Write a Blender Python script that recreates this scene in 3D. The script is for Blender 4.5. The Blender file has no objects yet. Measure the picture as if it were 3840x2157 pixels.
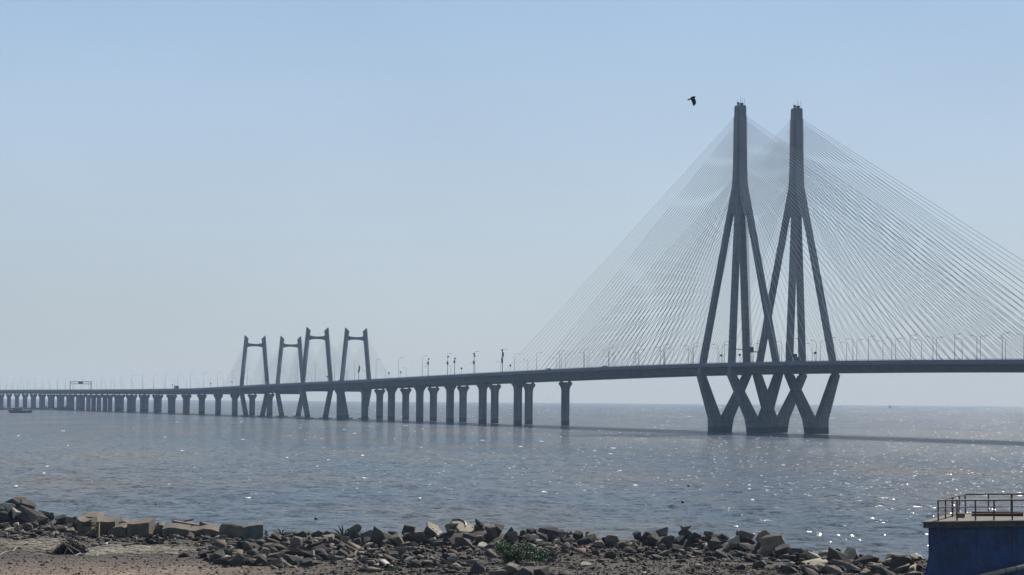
import bpy, bmesh, math, random
import numpy as np
from mathutils import Vector, Matrix

random.seed(7)
RNG = np.random.default_rng(11)
SC = bpy.context.scene
COL = SC.collection
R = math.radians

# ------------------------------------------------------------------ camera, sky, sun, exposure
EYE = 11.8                       # metres above the water
FPX = 9690.0                     # focal length in photograph pixels (3840 wide)
PITCH, ROLL = R(2.50), R(0.45)
cam_d = bpy.data.cameras.new('camera'); cam = bpy.data.objects.new('camera', cam_d); COL.objects.link(cam)
cam_d.sensor_width = 36.0; cam_d.lens = 36.0 * FPX / 3840.0
cam_d.clip_start = 1.0; cam_d.clip_end = 60000.0
cam.location = (0, 0, EYE)
cam.matrix_world = Matrix.Translation((0, 0, EYE)) @ Matrix.Rotation(math.pi/2 + PITCH, 4, 'X') @ Matrix.Rotation(ROLL, 4, 'Z')
SC.camera = cam

SKY_STOPS = [(0.0, (5.7, 6.95, 7.8)), (.035, (6.2, 7.5, 8.8)), (.096, (6.4, 8.1, 10.4)), (.155, (4.9, 7.2, 10.3)), (.24, (3.6, 6.0, 9.8))]
SUN_EL, SUN_AZ = R(38), R(26)    # azimuth to the right of the view axis (+Y)
w = bpy.data.worlds.new('World'); SC.world = w; w.use_nodes = True
nt = w.node_tree; nt.nodes.clear()
sky = nt.nodes.new('ShaderNodeTexSky'); sky.sky_type = 'NISHITA'; sky.sun_disc = False
sky.sun_elevation = SUN_EL; sky.sun_rotation = SUN_AZ
sky.altitude = 0; sky.air_density = 1.0; sky.dust_density = .6; sky.ozone_density = 3.5
bg = nt.nodes.new('ShaderNodeBackground'); bg.inputs['Strength'].default_value = 0.075
out = nt.nodes.new('ShaderNodeOutputWorld')
# a hazy sea-level sky: pale blue-grey at the horizon, bluer above, the clear Nishita sky overhead
def wmath(op, a, b=None, c=None):
    n_ = nt.nodes.new('ShaderNodeMath'); n_.operation = op
    for i_, v_ in enumerate((a, b, c)):
        if v_ is None: continue
        if isinstance(v_, (int, float)): n_.inputs[i_].default_value = v_
        else: nt.links.new(v_, n_.inputs[i_])
    return n_.outputs[0]
def wmix(f, a, b):
    n_ = nt.nodes.new('ShaderNodeMixRGB')
    if isinstance(f, (int, float)): n_.inputs[0].default_value = f
    else: nt.links.new(f, n_.inputs[0])
    for i_, v_ in ((1, a), (2, b)):
        if isinstance(v_, tuple): n_.inputs[i_].default_value = (*v_, 1)
        else: nt.links.new(v_, n_.inputs[i_])
    return n_.outputs[0]
wtc = nt.nodes.new('ShaderNodeTexCoord'); wsp = nt.nodes.new('ShaderNodeSeparateXYZ'); nt.links.new(wtc.outputs['Generated'], wsp.inputs[0])
zc_ = wmath('MAXIMUM', wsp.outputs['Z'], 0.0)
rp = nt.nodes.new('ShaderNodeValToRGB'); rp.color_ramp.interpolation = 'B_SPLINE'
el_ = rp.color_ramp.elements; el_[0].position = 0; el_[1].position = 1
for p_, c_ in SKY_STOPS[1:-1]: el_.new(p_/.24)
for e_, (p_, c_) in zip(sorted(el_, key=lambda q: q.position), SKY_STOPS): e_.color = (*[x/12 for x in c_], 1)
nt.links.new(wmath('DIVIDE', zc_, .24), rp.inputs[0])
sc_ = nt.nodes.new('ShaderNodeVectorMath'); sc_.operation = 'SCALE'; sc_.inputs['Scale'].default_value = 12; nt.links.new(rp.outputs[0], sc_.inputs[0]); hz = sc_.outputs[0]
sm = nt.nodes.new('ShaderNodeMapRange'); sm.interpolation_type = 'SMOOTHSTEP'; sm.inputs[1].default_value = .12; sm.inputs[2].default_value = .7
sm.inputs[3].default_value = .22; sm.inputs[4].default_value = 1.0; nt.links.new(zc_, sm.inputs[0])
fin0 = wmix(sm.outputs[0], hz, sky.outputs[0])
wn = nt.nodes.new('ShaderNodeTexNoise'); wn.inputs['Scale'].default_value = 5.0; wn.inputs['Detail'].default_value = 3
wmp = nt.nodes.new('ShaderNodeMapping'); wmp.inputs['Scale'].default_value = (1, 1, 2.5); nt.links.new(wtc.outputs['Generated'], wmp.inputs[0]); nt.links.new(wmp.outputs[0], wn.inputs[0])
wr = nt.nodes.new('ShaderNodeMapRange'); wr.inputs[1].default_value = .3; wr.inputs[2].default_value = .7; wr.inputs[3].default_value = .965; wr.inputs[4].default_value = 1.035; nt.links.new(wn.outputs['Fac'], wr.inputs[0])
wv = nt.nodes.new('ShaderNodeVectorMath'); wv.operation = 'SCALE'; nt.links.new(fin0, wv.inputs[0]); nt.links.new(wr.outputs[0], wv.inputs['Scale']); fin = wv.outputs[0]   # uneven thin haze
nt.links.new(fin, bg.inputs[0]); nt.links.new(bg.outputs[0], out.inputs[0])

sun_d = bpy.data.lights.new('sun', 'SUN'); sun = bpy.data.objects.new('sun', sun_d); COL.objects.link(sun)
sun_d.energy = 5.0; sun_d.angle = R(0.53); sun_d.color = (1.0, 0.95, 0.87)
sdir = Vector((math.cos(SUN_EL)*math.sin(SUN_AZ), math.cos(SUN_EL)*math.cos(SUN_AZ), math.sin(SUN_EL)))
sun.rotation_euler = sdir.to_track_quat('Z', 'Y').to_euler()
sun.location = (0, 0, 300)

SC.view_settings.view_transform = 'Standard'; SC.view_settings.look = 'None'
SC.view_settings.gamma = 1.0; SC.view_settings.use_curve_mapping = False
SC.view_settings.exposure = 0.0
SC.render.engine = 'CYCLES'
SC.cycles.use_denoising = True
SC.cycles.max_bounces = 6; SC.cycles.volume_bounces = 1; SC.cycles.transparent_max_bounces = 8

# ------------------------------------------------------------------ helpers
def tag(o, label=None, cat=None, group=None, kind=None):
    if label: o['label'] = label
    if cat: o['category'] = cat
    if group: o['group'] = group
    if kind: o['kind'] = kind
    return o

def empty(name, loc):
    o = bpy.data.objects.new(name, None); COL.objects.link(o); o.location = loc
    o.empty_display_size = 0.3
    return o

def thing(name, loc, label, cat, group=None):
    return tag(empty(name, loc), label, cat, group)

def copy_tree(o, loc, label=None, parent=None):
    c = o.copy(); COL.objects.link(c)
    if parent is None:
        c.location = loc
        if label: c['label'] = label
    else:
        c.parent = parent
    for ch in o.children: copy_tree(ch, None, None, c)
    return c

def new_mesh(name, V, F, mat, smooth=False):
    me = bpy.data.meshes.new(name); me.from_pydata([tuple(map(float, v)) for v in V], [], F)
    me.materials.append(mat)
    if smooth: me.polygons.foreach_set('use_smooth', [True]*len(me.polygons))
    me.update(); return me

def link(name, me, parent=None, loc=None):
    o = bpy.data.objects.new(name, me); COL.objects.link(o)
    if parent is not None: o.parent = parent
    if loc is not None: o.location = loc
    return o

class MB:
    def __init__(s): s.V = []; s.F = []
    def add(s, V, F):
        b = len(s.V); s.V += [Vector(v) for v in V]; s.F += [tuple(i+b for i in f) for f in F]
    def loft(s, rings, cap=True):
        n = len(rings[0]); b = len(s.V)
        for r_ in rings: s.V += [Vector(v) for v in r_]
        for k in range(len(rings)-1):
            for i in range(n):
                j = (i+1) % n
                s.F.append((b+k*n+i, b+k*n+j, b+(k+1)*n+j, b+(k+1)*n+i))
        if cap:
            s.F.append(tuple(b+i for i in range(n))[::-1])
            s.F.append(tuple(b+(len(rings)-1)*n+i for i in range(n)))
    def box(s, c, sx, sy, sz, ex=(1,0,0), ey=(0,1,0), ez=(0,0,1)):
        c = Vector(c); ex = Vector(ex)*sx/2; ey = Vector(ey)*sy/2; ez = Vector(ez)*sz/2
        r0 = [c-ex-ey-ez, c+ex-ey-ez, c+ex+ey-ez, c-ex+ey-ez]
        s.loft([r0, [p+2*ez for p in r0]])
    def tube(s, pts, rad, n=6):
        pts = [Vector(p) for p in pts]
        if not isinstance(rad, (list, tuple)): rad = [rad]*len(pts)
        rings = []
        for i, p in enumerate(pts):
            d = (pts[min(i+1, len(pts)-1)] - pts[max(i-1, 0)]).normalized()
            a = d.cross(Vector((0,0,1)))
            if a.length < 1e-3: a = d.cross(Vector((1,0,0)))
            a.normalize(); b = d.cross(a)
            rings.append([p + (a*math.cos(t)+b*math.sin(t))*rad[i] for t in [2*math.pi*k/n for k in range(n)]])
        s.loft(rings)
    def build(s, name, mat, parent=None, origin=None, smooth=False, local=False):
        """vertices are in world space unless local; origin = where the object stands"""
        o0 = Vector((0,0,0))
        if parent is not None: o0 = Vector(parent.location) if parent.parent is None else Vector(parent.location)+Vector(parent.parent.location)
        if local: o0 = Vector((0,0,0))
        off = Vector(origin)-o0 if origin is not None else Vector((0,0,0))
        V = [v - o0 - off for v in s.V]
        me = new_mesh(name, V, s.F, mat, smooth)
        bm = bmesh.new(); bm.from_mesh(me); bmesh.ops.recalc_face_normals(bm, faces=bm.faces); bm.to_mesh(me); bm.free()
        return link(name, me, parent, off)

# camera maths: project / unproject photograph pixels to place things where they stand
cp, sp, cr, sr = math.cos(PITCH), math.sin(PITCH), math.cos(ROLL), math.sin(ROLL)
def ray(px, py):
    ax, by = px-1920.0, 1078.5-py
    a = ax*cr - by*sr; b = ax*sr + by*cr
    a /= FPX; b /= FPX
    return Vector((a, cp - b*sp, sp + b*cp))
def at_y(px, py, Y):
    d = ray(px, py); t = Y/d.y
    return Vector((d.x*t, Y, EYE + d.z*t))
def at_z(px, py, z):
    d = ray(px, py); t = (z-EYE)/d.z
    return Vector((d.x*t, d.y*t, z))

# numpy lattice noise
_T = RNG.random((256, 256))
def vnoise(x, y):
    xi = np.floor(x).astype(int); yi = np.floor(y).astype(int)
    fx = x-xi; fy = y-yi; fx = fx*fx*(3-2*fx); fy = fy*fy*(3-2*fy)
    g = lambda a, b: _T[a % 256, b % 256]
    return (g(xi,yi)*(1-fx)+g(xi+1,yi)*fx)*(1-fy) + (g(xi,yi+1)*(1-fx)+g(xi+1,yi+1)*fx)*fy
def fbm(x, y, oct=4):
    s = 0; a = 1; t = 0
    for k in range(oct):
        s = s + a*vnoise(x*2**k+17*k, y*2**k+31*k); t += a; a *= .5
    return s/t

# ------------------------------------------------------------------ materials
def nodes(m): m.use_nodes = True; return m.node_tree.nodes, m.node_tree.links
def ramp(N, stops):
    r_ = N.new('ShaderNodeValToRGB'); e = r_.color_ramp.elements
    e[0].position, e[0].color = stops[0][0], (*stops[0][1], 1)
    e[1].position, e[1].color = stops[-1][0], (*stops[-1][1], 1)
    for p, c in stops[1:-1]:
        k = e.new(p); k.color = (*c, 1)
    return r_
def mat(name, c1, c2=None, rough=.8, scale=1.0, stretch=(1,1,1), bump=0.0, bscale=None, metallic=0.0, detail=6, rand=0.0, coord='Object', bdist=.05):
    m = bpy.data.materials.new(name); N, L = nodes(m); b = N['Principled BSDF']
    b.inputs['Roughness'].default_value = rough; b.inputs['Metallic'].default_value = metallic
    c2 = c2 or tuple(x*.75 for x in c1)
    tc = N.new('ShaderNodeTexCoord'); mp = N.new('ShaderNodeMapping'); mp.inputs['Scale'].default_value = stretch
    if coord == 'World':
        g = N.new('ShaderNodeNewGeometry'); L.new(g.outputs['Position'], mp.inputs[0])
    else: L.new(tc.outputs[coord], mp.inputs[0])
    nz = N.new('ShaderNodeTexNoise'); nz.inputs['Scale'].default_value = scale; nz.inputs['Detail'].default_value = detail
    nz.inputs['Roughness'].default_value = .62
    L.new(mp.outputs[0], nz.inputs[0])
    r_ = ramp(N, [(.32, c2), (.68, c1)]); L.new(nz.outputs['Fac'], r_.inputs[0])
    last = r_.outputs[0]
    if rand:
        oi = N.new('ShaderNodeObjectInfo'); hs = N.new('ShaderNodeHueSaturation')
        mr = N.new('ShaderNodeMapRange'); mr.inputs[3].default_value = 1-rand; mr.inputs[4].default_value = 1+rand
        L.new(oi.outputs['Random'], mr.inputs[0]); L.new(mr.outputs[0], hs.inputs['Value']); L.new(last, hs.inputs['Color']); last = hs.outputs[0]
    L.new(last, b.inputs['Base Color'])
    if bump:
        n2 = N.new('ShaderNodeTexNoise'); n2.inputs['Scale'].default_value = bscale or scale*4; n2.inputs['Detail'].default_value = 5
        L.new(mp.outputs[0], n2.inputs[0])
        bp = N.new('ShaderNodeBump'); bp.inputs['Strength'].default_value = bump; bp.inputs['Distance'].default_value = bdist
        L.new(n2.outputs['Fac'], bp.inputs['Height']); L.new(bp.outputs[0], b.inputs['Normal'])
    return m

M = {}
M['concrete'] = mat('bridge_concrete', (.20,.195,.185), (.145,.14,.135), .85, .12, (1,1,.35), coord='World')
def weather(m, joint, tide=True):
    N, L = m.node_tree.nodes, m.node_tree.links; b = N['Principled BSDF']; src = b.inputs['Base Color'].links[0].from_socket
    g = N.new('ShaderNodeNewGeometry'); sp_ = N.new('ShaderNodeSeparateXYZ'); L.new(g.outputs['Position'], sp_.inputs[0])
    def mth(op, *a):
        n_ = N.new('ShaderNodeMath'); n_.operation = op
        for i_, v_ in enumerate(a):
            if isinstance(v_, (int, float)): n_.inputs[i_].default_value = v_
            else: L.new(v_, n_.inputs[i_])
        return n_.outputs[0]
    fr = mth('FRACT', mth('DIVIDE', sp_.outputs['Z'], joint)); jl = mth('LESS_THAN', fr, .07)
    mp = N.new('ShaderNodeMapping'); mp.inputs['Scale'].default_value = (1.3,1.3,.045); L.new(g.outputs['Position'], mp.inputs[0])
    nz = N.new('ShaderNodeTexNoise'); nz.inputs['Scale'].default_value = 1.0; nz.inputs['Detail'].default_value = 4; L.new(mp.outputs[0], nz.inputs[0])
    st = N.new('ShaderNodeMapRange'); st.inputs[1].default_value = .35; st.inputs[2].default_value = .7; st.inputs[3].default_value = 1.15; st.inputs[4].default_value = .7; L.new(nz.outputs['Fac'], st.inputs[0])
    k = mth('MULTIPLY', st.outputs[0], mth('SUBTRACT', 1.0, mth('MULTIPLY', jl, .28)))
    if tide:
        n2 = N.new('ShaderNodeTexNoise'); n2.inputs['Scale'].default_value = .8; L.new(g.outputs['Position'], n2.inputs[0])
        lv = mth('ADD', sp_.outputs['Z'], mth('MULTIPLY', n2.outputs['Fac'], -1.4))
        td = N.new('ShaderNodeMapRange'); td.inputs[1].default_value = 1.3; td.inputs[2].default_value = 2.0; td.inputs[3].default_value = .38; td.inputs[4].default_value = 1; L.new(lv, td.inputs[0])
        k = mth('MULTIPLY', k, td.outputs[0])
    vm = N.new('ShaderNodeVectorMath'); vm.operation = 'SCALE'; L.new(src, vm.inputs[0]); L.new(k, vm.inputs['Scale']); L.new(vm.outputs[0], b.inputs['Base Color'])
weather(M['concrete'], 4.0)
M['deck_conc'] = mat('deck_concrete', (.17,.165,.16), (.125,.12,.118), .85, .2, (1,1,.4), coord='World')
M['parapet'] = mat('parapet_concrete', (.17,.18,.21), (.13,.14,.165), .8, .3, coord='World')
M['asphalt'] = mat('asphalt', (.055,.055,.058), (.04,.04,.042), .9, .4, coord='World')
M['cable'] = mat('cable_sheath', (.62,.62,.60), (.5,.5,.48), .45, 1)
M['steel'] = mat('galvanised_steel', (.22,.23,.24), (.16,.17,.18), .5, 2, metallic=.3)
M['dark'] = mat('dark_paint', (.03,.032,.036), (.02,.02,.024), .5, 2)
M['signblue'] = mat('sign_panel', (.03,.06,.12), (.02,.045,.09), .5, 1)
M['carpaint'] = mat('car_paint', (.12,.12,.13), (.10,.10,.11), .3, 1)
M['white'] = mat('white_paint', (.7,.7,.68), (.6,.6,.58), .5, 1)
M['glass'] = mat('window_glass', (.03,.035,.04), (.02,.025,.03), .08, 1)
M['rubber'] = mat('rubber', (.02,.02,.02), (.015,.015,.015), .8, 3)
M['rust'] = mat('rusty_steel', (.16,.06,.035), (.07,.028,.02), .85, 6, bump=.3)
M['rail'] = mat('rusty_rail', (.15,.075,.045), (.06,.035,.028), .7, 8)
M['rock_d'] = mat('dark_basalt', (.105,.088,.07), (.05,.043,.036), .9, 2.2, bump=.6, bscale=9, rand=.25)
M['rock_m'] = mat('grey_brown_rock', (.235,.19,.135), (.11,.09,.066), .9, 2.2, bump=.6, bscale=9, rand=.25)
M['rock_l'] = mat('pale_stone', (.60,.51,.36), (.34,.29,.205), .9, 2.0, bump=.5, bscale=9, rand=.15)
M['rock_t'] = mat('tan_stone', (.30,.225,.14), (.17,.125,.08), .9, 2.0, bump=.5, bscale=9, rand=.15)
M['rock_p'] = mat('pinkish_stone', (.24,.17,.15), (.14,.10,.09), .9, 2.0, bump=.5, bscale=9, rand=.15)
M['block'] = mat('weathered_concrete', (.215,.17,.115), (.095,.077,.055), .9, 1.6, bump=.4, bscale=8)
M['block_g'] = mat('mossy_concrete', (.17,.18,.155), (.10,.11,.10), .9, 1.6, bump=.4, bscale=8)
M['wood'] = mat('bleached_wood', (.42,.36,.27), (.26,.22,.16), .85, 6, bump=.2)
M['wood_b'] = mat('plank_wood', (.38,.29,.17), (.22,.16,.09), .85, 5, (1,1,4), bump=.2)
M['brush'] = mat('dark_brush', (.035,.03,.028), (.02,.018,.016), .9, 6)
M['reed'] = mat('dry_reed', (.66,.56,.42), (.42,.35,.25), .9, 4)
M['tarp'] = mat('blue_tarpaulin', (.018,.06,.17), (.008,.024,.07), .5, .9, bump=.6, bscale=2.2, bdist=.12)
M['pipe'] = mat('tan_pipe', (.42,.34,.25), (.30,.24,.17), .6, 3)
M['slab_edge'] = mat('dark_slab_edge', (.11,.105,.09), (.05,.05,.048), .9, 2.5, bump=.4, bscale=8)  # darker than the slab top
M['slab'] = mat('platform_concrete', (.21,.175,.125), (.11,.095,.07), .9, 1.2, bump=.3, bscale=6)
M['bark'] = mat('stem', (.10,.08,.05), (.06,.05,.03), .9, 6)
M['hull'] = mat('boat_hull', (.05,.05,.055), (.03,.03,.035), .6, .5)
M['boatred'] = mat('boat_red', (.22,.08,.06), (.14,.06,.05), .7, .6)
M['boatgrey'] = mat('boat_grey', (.28,.27,.25), (.2,.19,.18), .7, .6)
M['feather'] = mat('dark_feathers', (.035,.037,.042), (.02,.021,.025), .7, 8)
M['foam_and_glints'] = mat('foam_and_glints', (.8,.82,.82), (.6,.63,.65), .6, 3)  # white shared by whitecaps and the flecks painted as sun glints

def leaf_mat(name, c1, c2):
    m = mat(name, c1, c2, .6, 3, detail=2)
    N, L = m.node_tree.nodes, m.node_tree.links
    return m
M['leaf'] = leaf_mat('green_leaf', (.10,.18,.04), (.035,.07,.02))
M['leaf2'] = leaf_mat('grey_green_leaf', (.09,.11,.06), (.04,.055,.03))

def soil_mat():
    m = bpy.data.materials.new('shore_soil'); N, L = nodes(m); b = N['Principled BSDF']; b.inputs['Roughness'].default_value = .95
    g = N.new('ShaderNodeNewGeometry')
    def nz(s, d=8):
        n = N.new('ShaderNodeTexNoise'); n.inputs['Scale'].default_value = s; n.inputs['Detail'].default_value = d; n.inputs['Roughness'].default_value = .65
        L.new(g.outputs['Position'], n.inputs[0]); return n
    a, c, d = nz(.10), nz(.9), nz(7, 10)
    r1 = ramp(N, [(.30,(.040,.028,.019)), (.55,(.064,.046,.032)), (.72,(.105,.078,.055))]); L.new(a.outputs['Fac'], r1.inputs[0])
    r2 = ramp(N, [(.3,(.55,.55,.57)), (.65,(1.15,1.12,1.08))]); L.new(c.outputs['Fac'], r2.inputs[0])
    r3 = ramp(N, [(.3,(.6,.6,.6)), (.7,(1.2,1.2,1.2))]); L.new(d.outputs['Fac'], r3.inputs[0])
    m1 = N.new('ShaderNodeMixRGB'); m1.blend_type = 'MULTIPLY'; m1.inputs[0].default_value = 1
    m2 = N.new('ShaderNodeMixRGB'); m2.blend_type = 'MULTIPLY'; m2.inputs[0].default_value = 1
    L.new(r1.outputs[0], m1.inputs[1]); L.new(r2.outputs[0], m1.inputs[2])
    L.new(m1.outputs[0], m2.inputs[1]); L.new(r3.outputs[0], m2.inputs[2])
    # drier sandy track towards the left of the shore
    sp_ = N.new('ShaderNodeVectorMath'); sp_.operation = 'DISTANCE'; sp_.inputs[1].default_value = (-24, 121, 3); L.new(g.outputs['Position'], sp_.inputs[0])
    mr_ = N.new('ShaderNodeMapRange'); mr_.interpolation_type = 'SMOOTHSTEP'; mr_.inputs[1].default_value = 6; mr_.inputs[2].default_value = 24; mr_.inputs[3].default_value = 1; mr_.inputs[4].default_value = 0
    L.new(sp_.outputs['Value'], mr_.inputs[0])
    tn = N.new('ShaderNodeMixRGB'); tn.blend_type = 'MULTIPLY'; tn.inputs[2].default_value = (4.1, 4.1, 3.95, 1); L.new(mr_.outputs[0], tn.inputs[0]); L.new(m2.outputs[0], tn.inputs[1])
    L.new(tn.outputs[0], b.inputs['Base Color'])
    bp = N.new('ShaderNodeBump'); bp.inputs['Strength'].default_value = .8; bp.inputs['Distance'].default_value = .05
    L.new(d.outputs['Fac'], bp.inputs['Height']); L.new(bp.outputs[0], b.inputs['Normal'])
    return m
M['soil'] = soil_mat()

def sea_mat():
    m = bpy.data.materials.new('muddy_sea'); N, L = nodes(m); b = N['Principled BSDF']
    b.inputs['IOR'].default_value = 1.33; b.inputs['Roughness'].default_value = .09
    g = N.new('ShaderNodeNewGeometry')
    n = N.new('ShaderNodeTexNoise'); n.inputs['Scale'].default_value = .02; n.inputs['Detail'].default_value = 5
    mp = N.new('ShaderNodeMapping'); mp.inputs['Scale'].default_value = (1.0, .35, 1); L.new(g.outputs['Position'], mp.inputs[0]); L.new(mp.outputs[0], n.inputs[0])
    r_ = ramp(N, [(.34,(.118,.155,.188)), (.56,(.158,.17,.175)), (.70,(.205,.18,.15))]); L.new(n.outputs['Fac'], r_.inputs[0]); L.new(r_.outputs[0], b.inputs['Base Color'])
    # small-scale ripple slopes: vector noise octaves tilt the geometric normal
    tot = None
    for s, a, st in ((.7, .6, (1,1,1)), (2.2, .85, (1,1,1)), (7.0, .8, (1,1,1))):
        q = N.new('ShaderNodeTexNoise'); q.inputs['Scale'].default_value = s; q.inputs['Detail'].default_value = 1.5
        mq = N.new('ShaderNodeMapping'); mq.inputs['Scale'].default_value = (.7, 1.25, 1); mq.inputs['Rotation'].default_value = (0,0,.3)
        L.new(g.outputs['Position'], mq.inputs[0]); L.new(mq.outputs[0], q.inputs[0])
        sub = N.new('ShaderNodeVectorMath'); sub.operation = 'SUBTRACT'; sub.inputs[1].default_value = (.5,.5,.5); L.new(q.outputs['Color'], sub.inputs[0])
        mu = N.new('ShaderNodeVectorMath'); mu.operation = 'MULTIPLY'; mu.inputs[1].default_value = (a*1.6, a*2.0, 0); L.new(sub.outputs[0], mu.inputs[0])
        if tot is None: tot = mu.outputs[0]
        else:
            ad = N.new('ShaderNodeVectorMath'); ad.operation = 'ADD'; L.new(tot, ad.inputs[0]); L.new(mu.outputs[0], ad.inputs[1]); tot = ad.outputs[0]
    sy = N.new('ShaderNodeSeparateXYZ'); L.new(g.outputs['Position'], sy.inputs[0])
    mr = N.new('ShaderNodeMapRange'); mr.inputs[1].default_value = 190; mr.inputs[2].default_value = 900; mr.inputs[3].default_value = .52; mr.inputs[4].default_value = 1.4
    L.new(sy.outputs['Y'], mr.inputs[0])
    sc = N.new('ShaderNodeVectorMath'); sc.operation = 'SCALE'; L.new(tot, sc.inputs[0]); L.new(mr.outputs[0], sc.inputs['Scale']); tot = sc.outputs[0]
    ad = N.new('ShaderNodeVectorMath'); ad.operation = 'ADD'; L.new(g.outputs['Normal'], ad.inputs[0]); L.new(tot, ad.inputs[1])
    no = N.new('ShaderNodeVectorMath'); no.operation = 'NORMALIZE'; L.new(ad.outputs[0], no.inputs[0])
    L.new(no.outputs[0], b.inputs['Normal'])
    # turbid body of the water: silt scatters sunlight back diffusely
    df = N.new('ShaderNodeBsdfDiffuse'); L.new(r_.outputs[0], df.inputs['Color']); L.new(no.outputs[0], df.inputs['Normal'])
    mx = N.new('ShaderNodeMixShader'); mx.inputs[0].default_value = .40
    L.new(df.outputs[0], mx.inputs[1]); L.new(b.outputs[0], mx.inputs[2]); L.new(mx.outputs[0], N['Material Output'].inputs['Surface'])
    return m
M['sea'] = sea_mat()

# ------------------------------------------------------------------ sea
def build_sea():
    fine = np.linspace(-13.2, 13.2, 620)
    co = np.concatenate([-np.geomspace(80, 13.6, 30), fine, np.geomspace(13.6, 80, 30)])
    th = np.radians(co)
    rr = [118.0]
    while rr[-1] < 13950: rr.append(rr[-1] + .42*(max(rr[-1],170)/180)**1.28)
    rr[-1] = 14000.0
    r_ = np.array(rr)
    T, Q = np.meshgrid(th, r_)
    X = Q*np.sin(T); Y = Q*np.cos(T)
    step = np.gradient(r_)[:, None]*np.ones_like(X)
    Z = np.zeros_like(X); rng = np.random.default_rng(5)
    inside = (np.abs(T) < R(13.4))
    for k in range(44):
        lam = 1.1*(7.0/1.1)**rng.random(); ang = rng.normal(0, .55)+.25
        kx, ky = math.sin(ang)*2*math.pi/lam, -math.cos(ang)*2*math.pi/lam
        amp = .030*lam/(2*math.pi)*1.25
        fade = np.clip((lam/step - 2.2)/1.8, 0, 1)
        ph = kx*X + ky*Y + rng.random()*6.28
        Z += amp*fade*(np.sin(ph) + .25*np.cos(2*ph))
    Z *= inside*(.55 + .9*fbm(X/38, Y/60, 3))
    V = np.stack([X, Y, Z], -1).reshape(-1, 3).astype(np.float32)
    nr, nc = X.shape
    i = np.arange(nr-1)[:, None]*nc + np.arange(nc-1)[None, :]
    F = np.stack([i, i+1, i+nc+1, i+nc], -1).reshape(-1, 4)[:, ::-1]
    # a plain sheet joins on behind and beside the fan
    me = bpy.data.meshes.new('sea')
    me.vertices.add(len(V)); me.vertices.foreach_set('co', V.ravel())
    me.loops.add(F.size); me.loops.foreach_set('vertex_index', F.ravel().astype(np.int32))
    me.polygons.add(len(F)); me.polygons.foreach_set('loop_start', np.arange(0, F.size, 4, dtype=np.int32))
    me.polygons.foreach_set('loop_total', np.full(len(F), 4, dtype=np.int32))
    me.polygons.foreach_set('use_smooth', np.ones(len(F), dtype=bool))
    me.materials.append(M['sea']); me.update(calc_edges=True); me.validate()
    return tag(link('sea', me), kind='structure')
build_sea()

# ------------------------------------------------------------------ shore terrain
PXB = [(-600,2000),(0,2000),(300,2008),(900,2028),(1000,2042),(1500,2055),(1900,2060),(2500,2065),(2800,2085),(3000,2110),(3250,2140),(3450,2150),(4400,2150)]
PXC = [(-600,1899),(0,1909),(100,1934),(190,1964),(300,1992),(600,2000),(900,2010),(1050,2011),(1250,2007),(1350,2001),(1500,2013),(1650,1999),(1800,1991),(1900,2003),(2060,2003),(2150,2011),(2300,2026),(2400,2026),(2480,2011),(2580,2009),(2700,2033),(2850,2039),(2950,2061),(3050,2081),(3150,2083),(3250,2111),(3350,2109),(3450,2101),(4400,2101)]
_bp = [at_z(px, py, 3.0) for px, py in PXB]
SX = np.array([p.x for p in _bp]); SY = np.array([p.y for p in _bp])
def shoreY(X): return np.interp(X, SX, SY)
_cx, _cz = [], []
for px, py in PXC:
    Y = 160.0
    for _ in range(12):
        p = at_y(px, py, Y); Y = float(shoreY(p.x)) + 3.2
    _cx.append(p.x); _cz.append(p.z)
_cx, _cz = np.array(_cx), np.array(_cz)
BUMPS = [(at_z(1010,2085,3), 4.5, 3.2, .45), (at_z(1950,2150,3), 3.0, 2.2, .35), (at_z(3080,2135,3), 5.0, 2.5, .4), (at_z(1480,2120,3), 2.6, 1.6, .3), (at_z(240,2070,3), 1.6, 1.2, .12)]
def terrain(X, Y):
    X = np.asarray(X, float); Y = np.asarray(Y, float)
    yb = shoreY(X); zc = np.interp(X, _cx, _cz); t = Y - yb
    z = np.full_like(X, 3.0)
    up = np.clip(t/3.2, 0, 1); up = up*up*(3-2*up)
    z = 3.0 + (zc-3.0)*up
    z = np.where(t > 4.2, zc - (t-4.2)*.55, z)
    z = np.maximum(z, -4.0)
    for p, sx, sy, hh in BUMPS:
        z = z + hh*np.exp(-((X-p.x)/sx)**2 - ((Y-p.y)/sy)**2)
    n = (fbm(X/5.5, Y/5.5, 4)-.5)*.42 + (fbm(X/.9+50, Y/.9, 3)-.5)*.11
    n = n*np.clip((X+34)/26, .28, 1)
    return z + n
def tz(x, y): return float(terrain(np.array([x]), np.array([y]))[0])
def on_ground(px, py, ymax=200.0):
    """where the sight line through a photograph pixel meets the shore"""
    d = ray(px, py); Ys = np.arange(95.0, ymax, .2); t = Ys/d.y
    T_ = terrain(d.x*t, Ys); hit = np.where(EYE + d.z*t <= T_)[0]
    if len(hit):
        k = hit[0]; return Vector((d.x*t[k], Ys[k], T_[k]))
    Y = 150.0
    for _ in range(10):
        p = at_y(px, py, Y); Y = float(shoreY(p.x)) + 3.4
    return at_y(px, py, Y)

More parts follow.
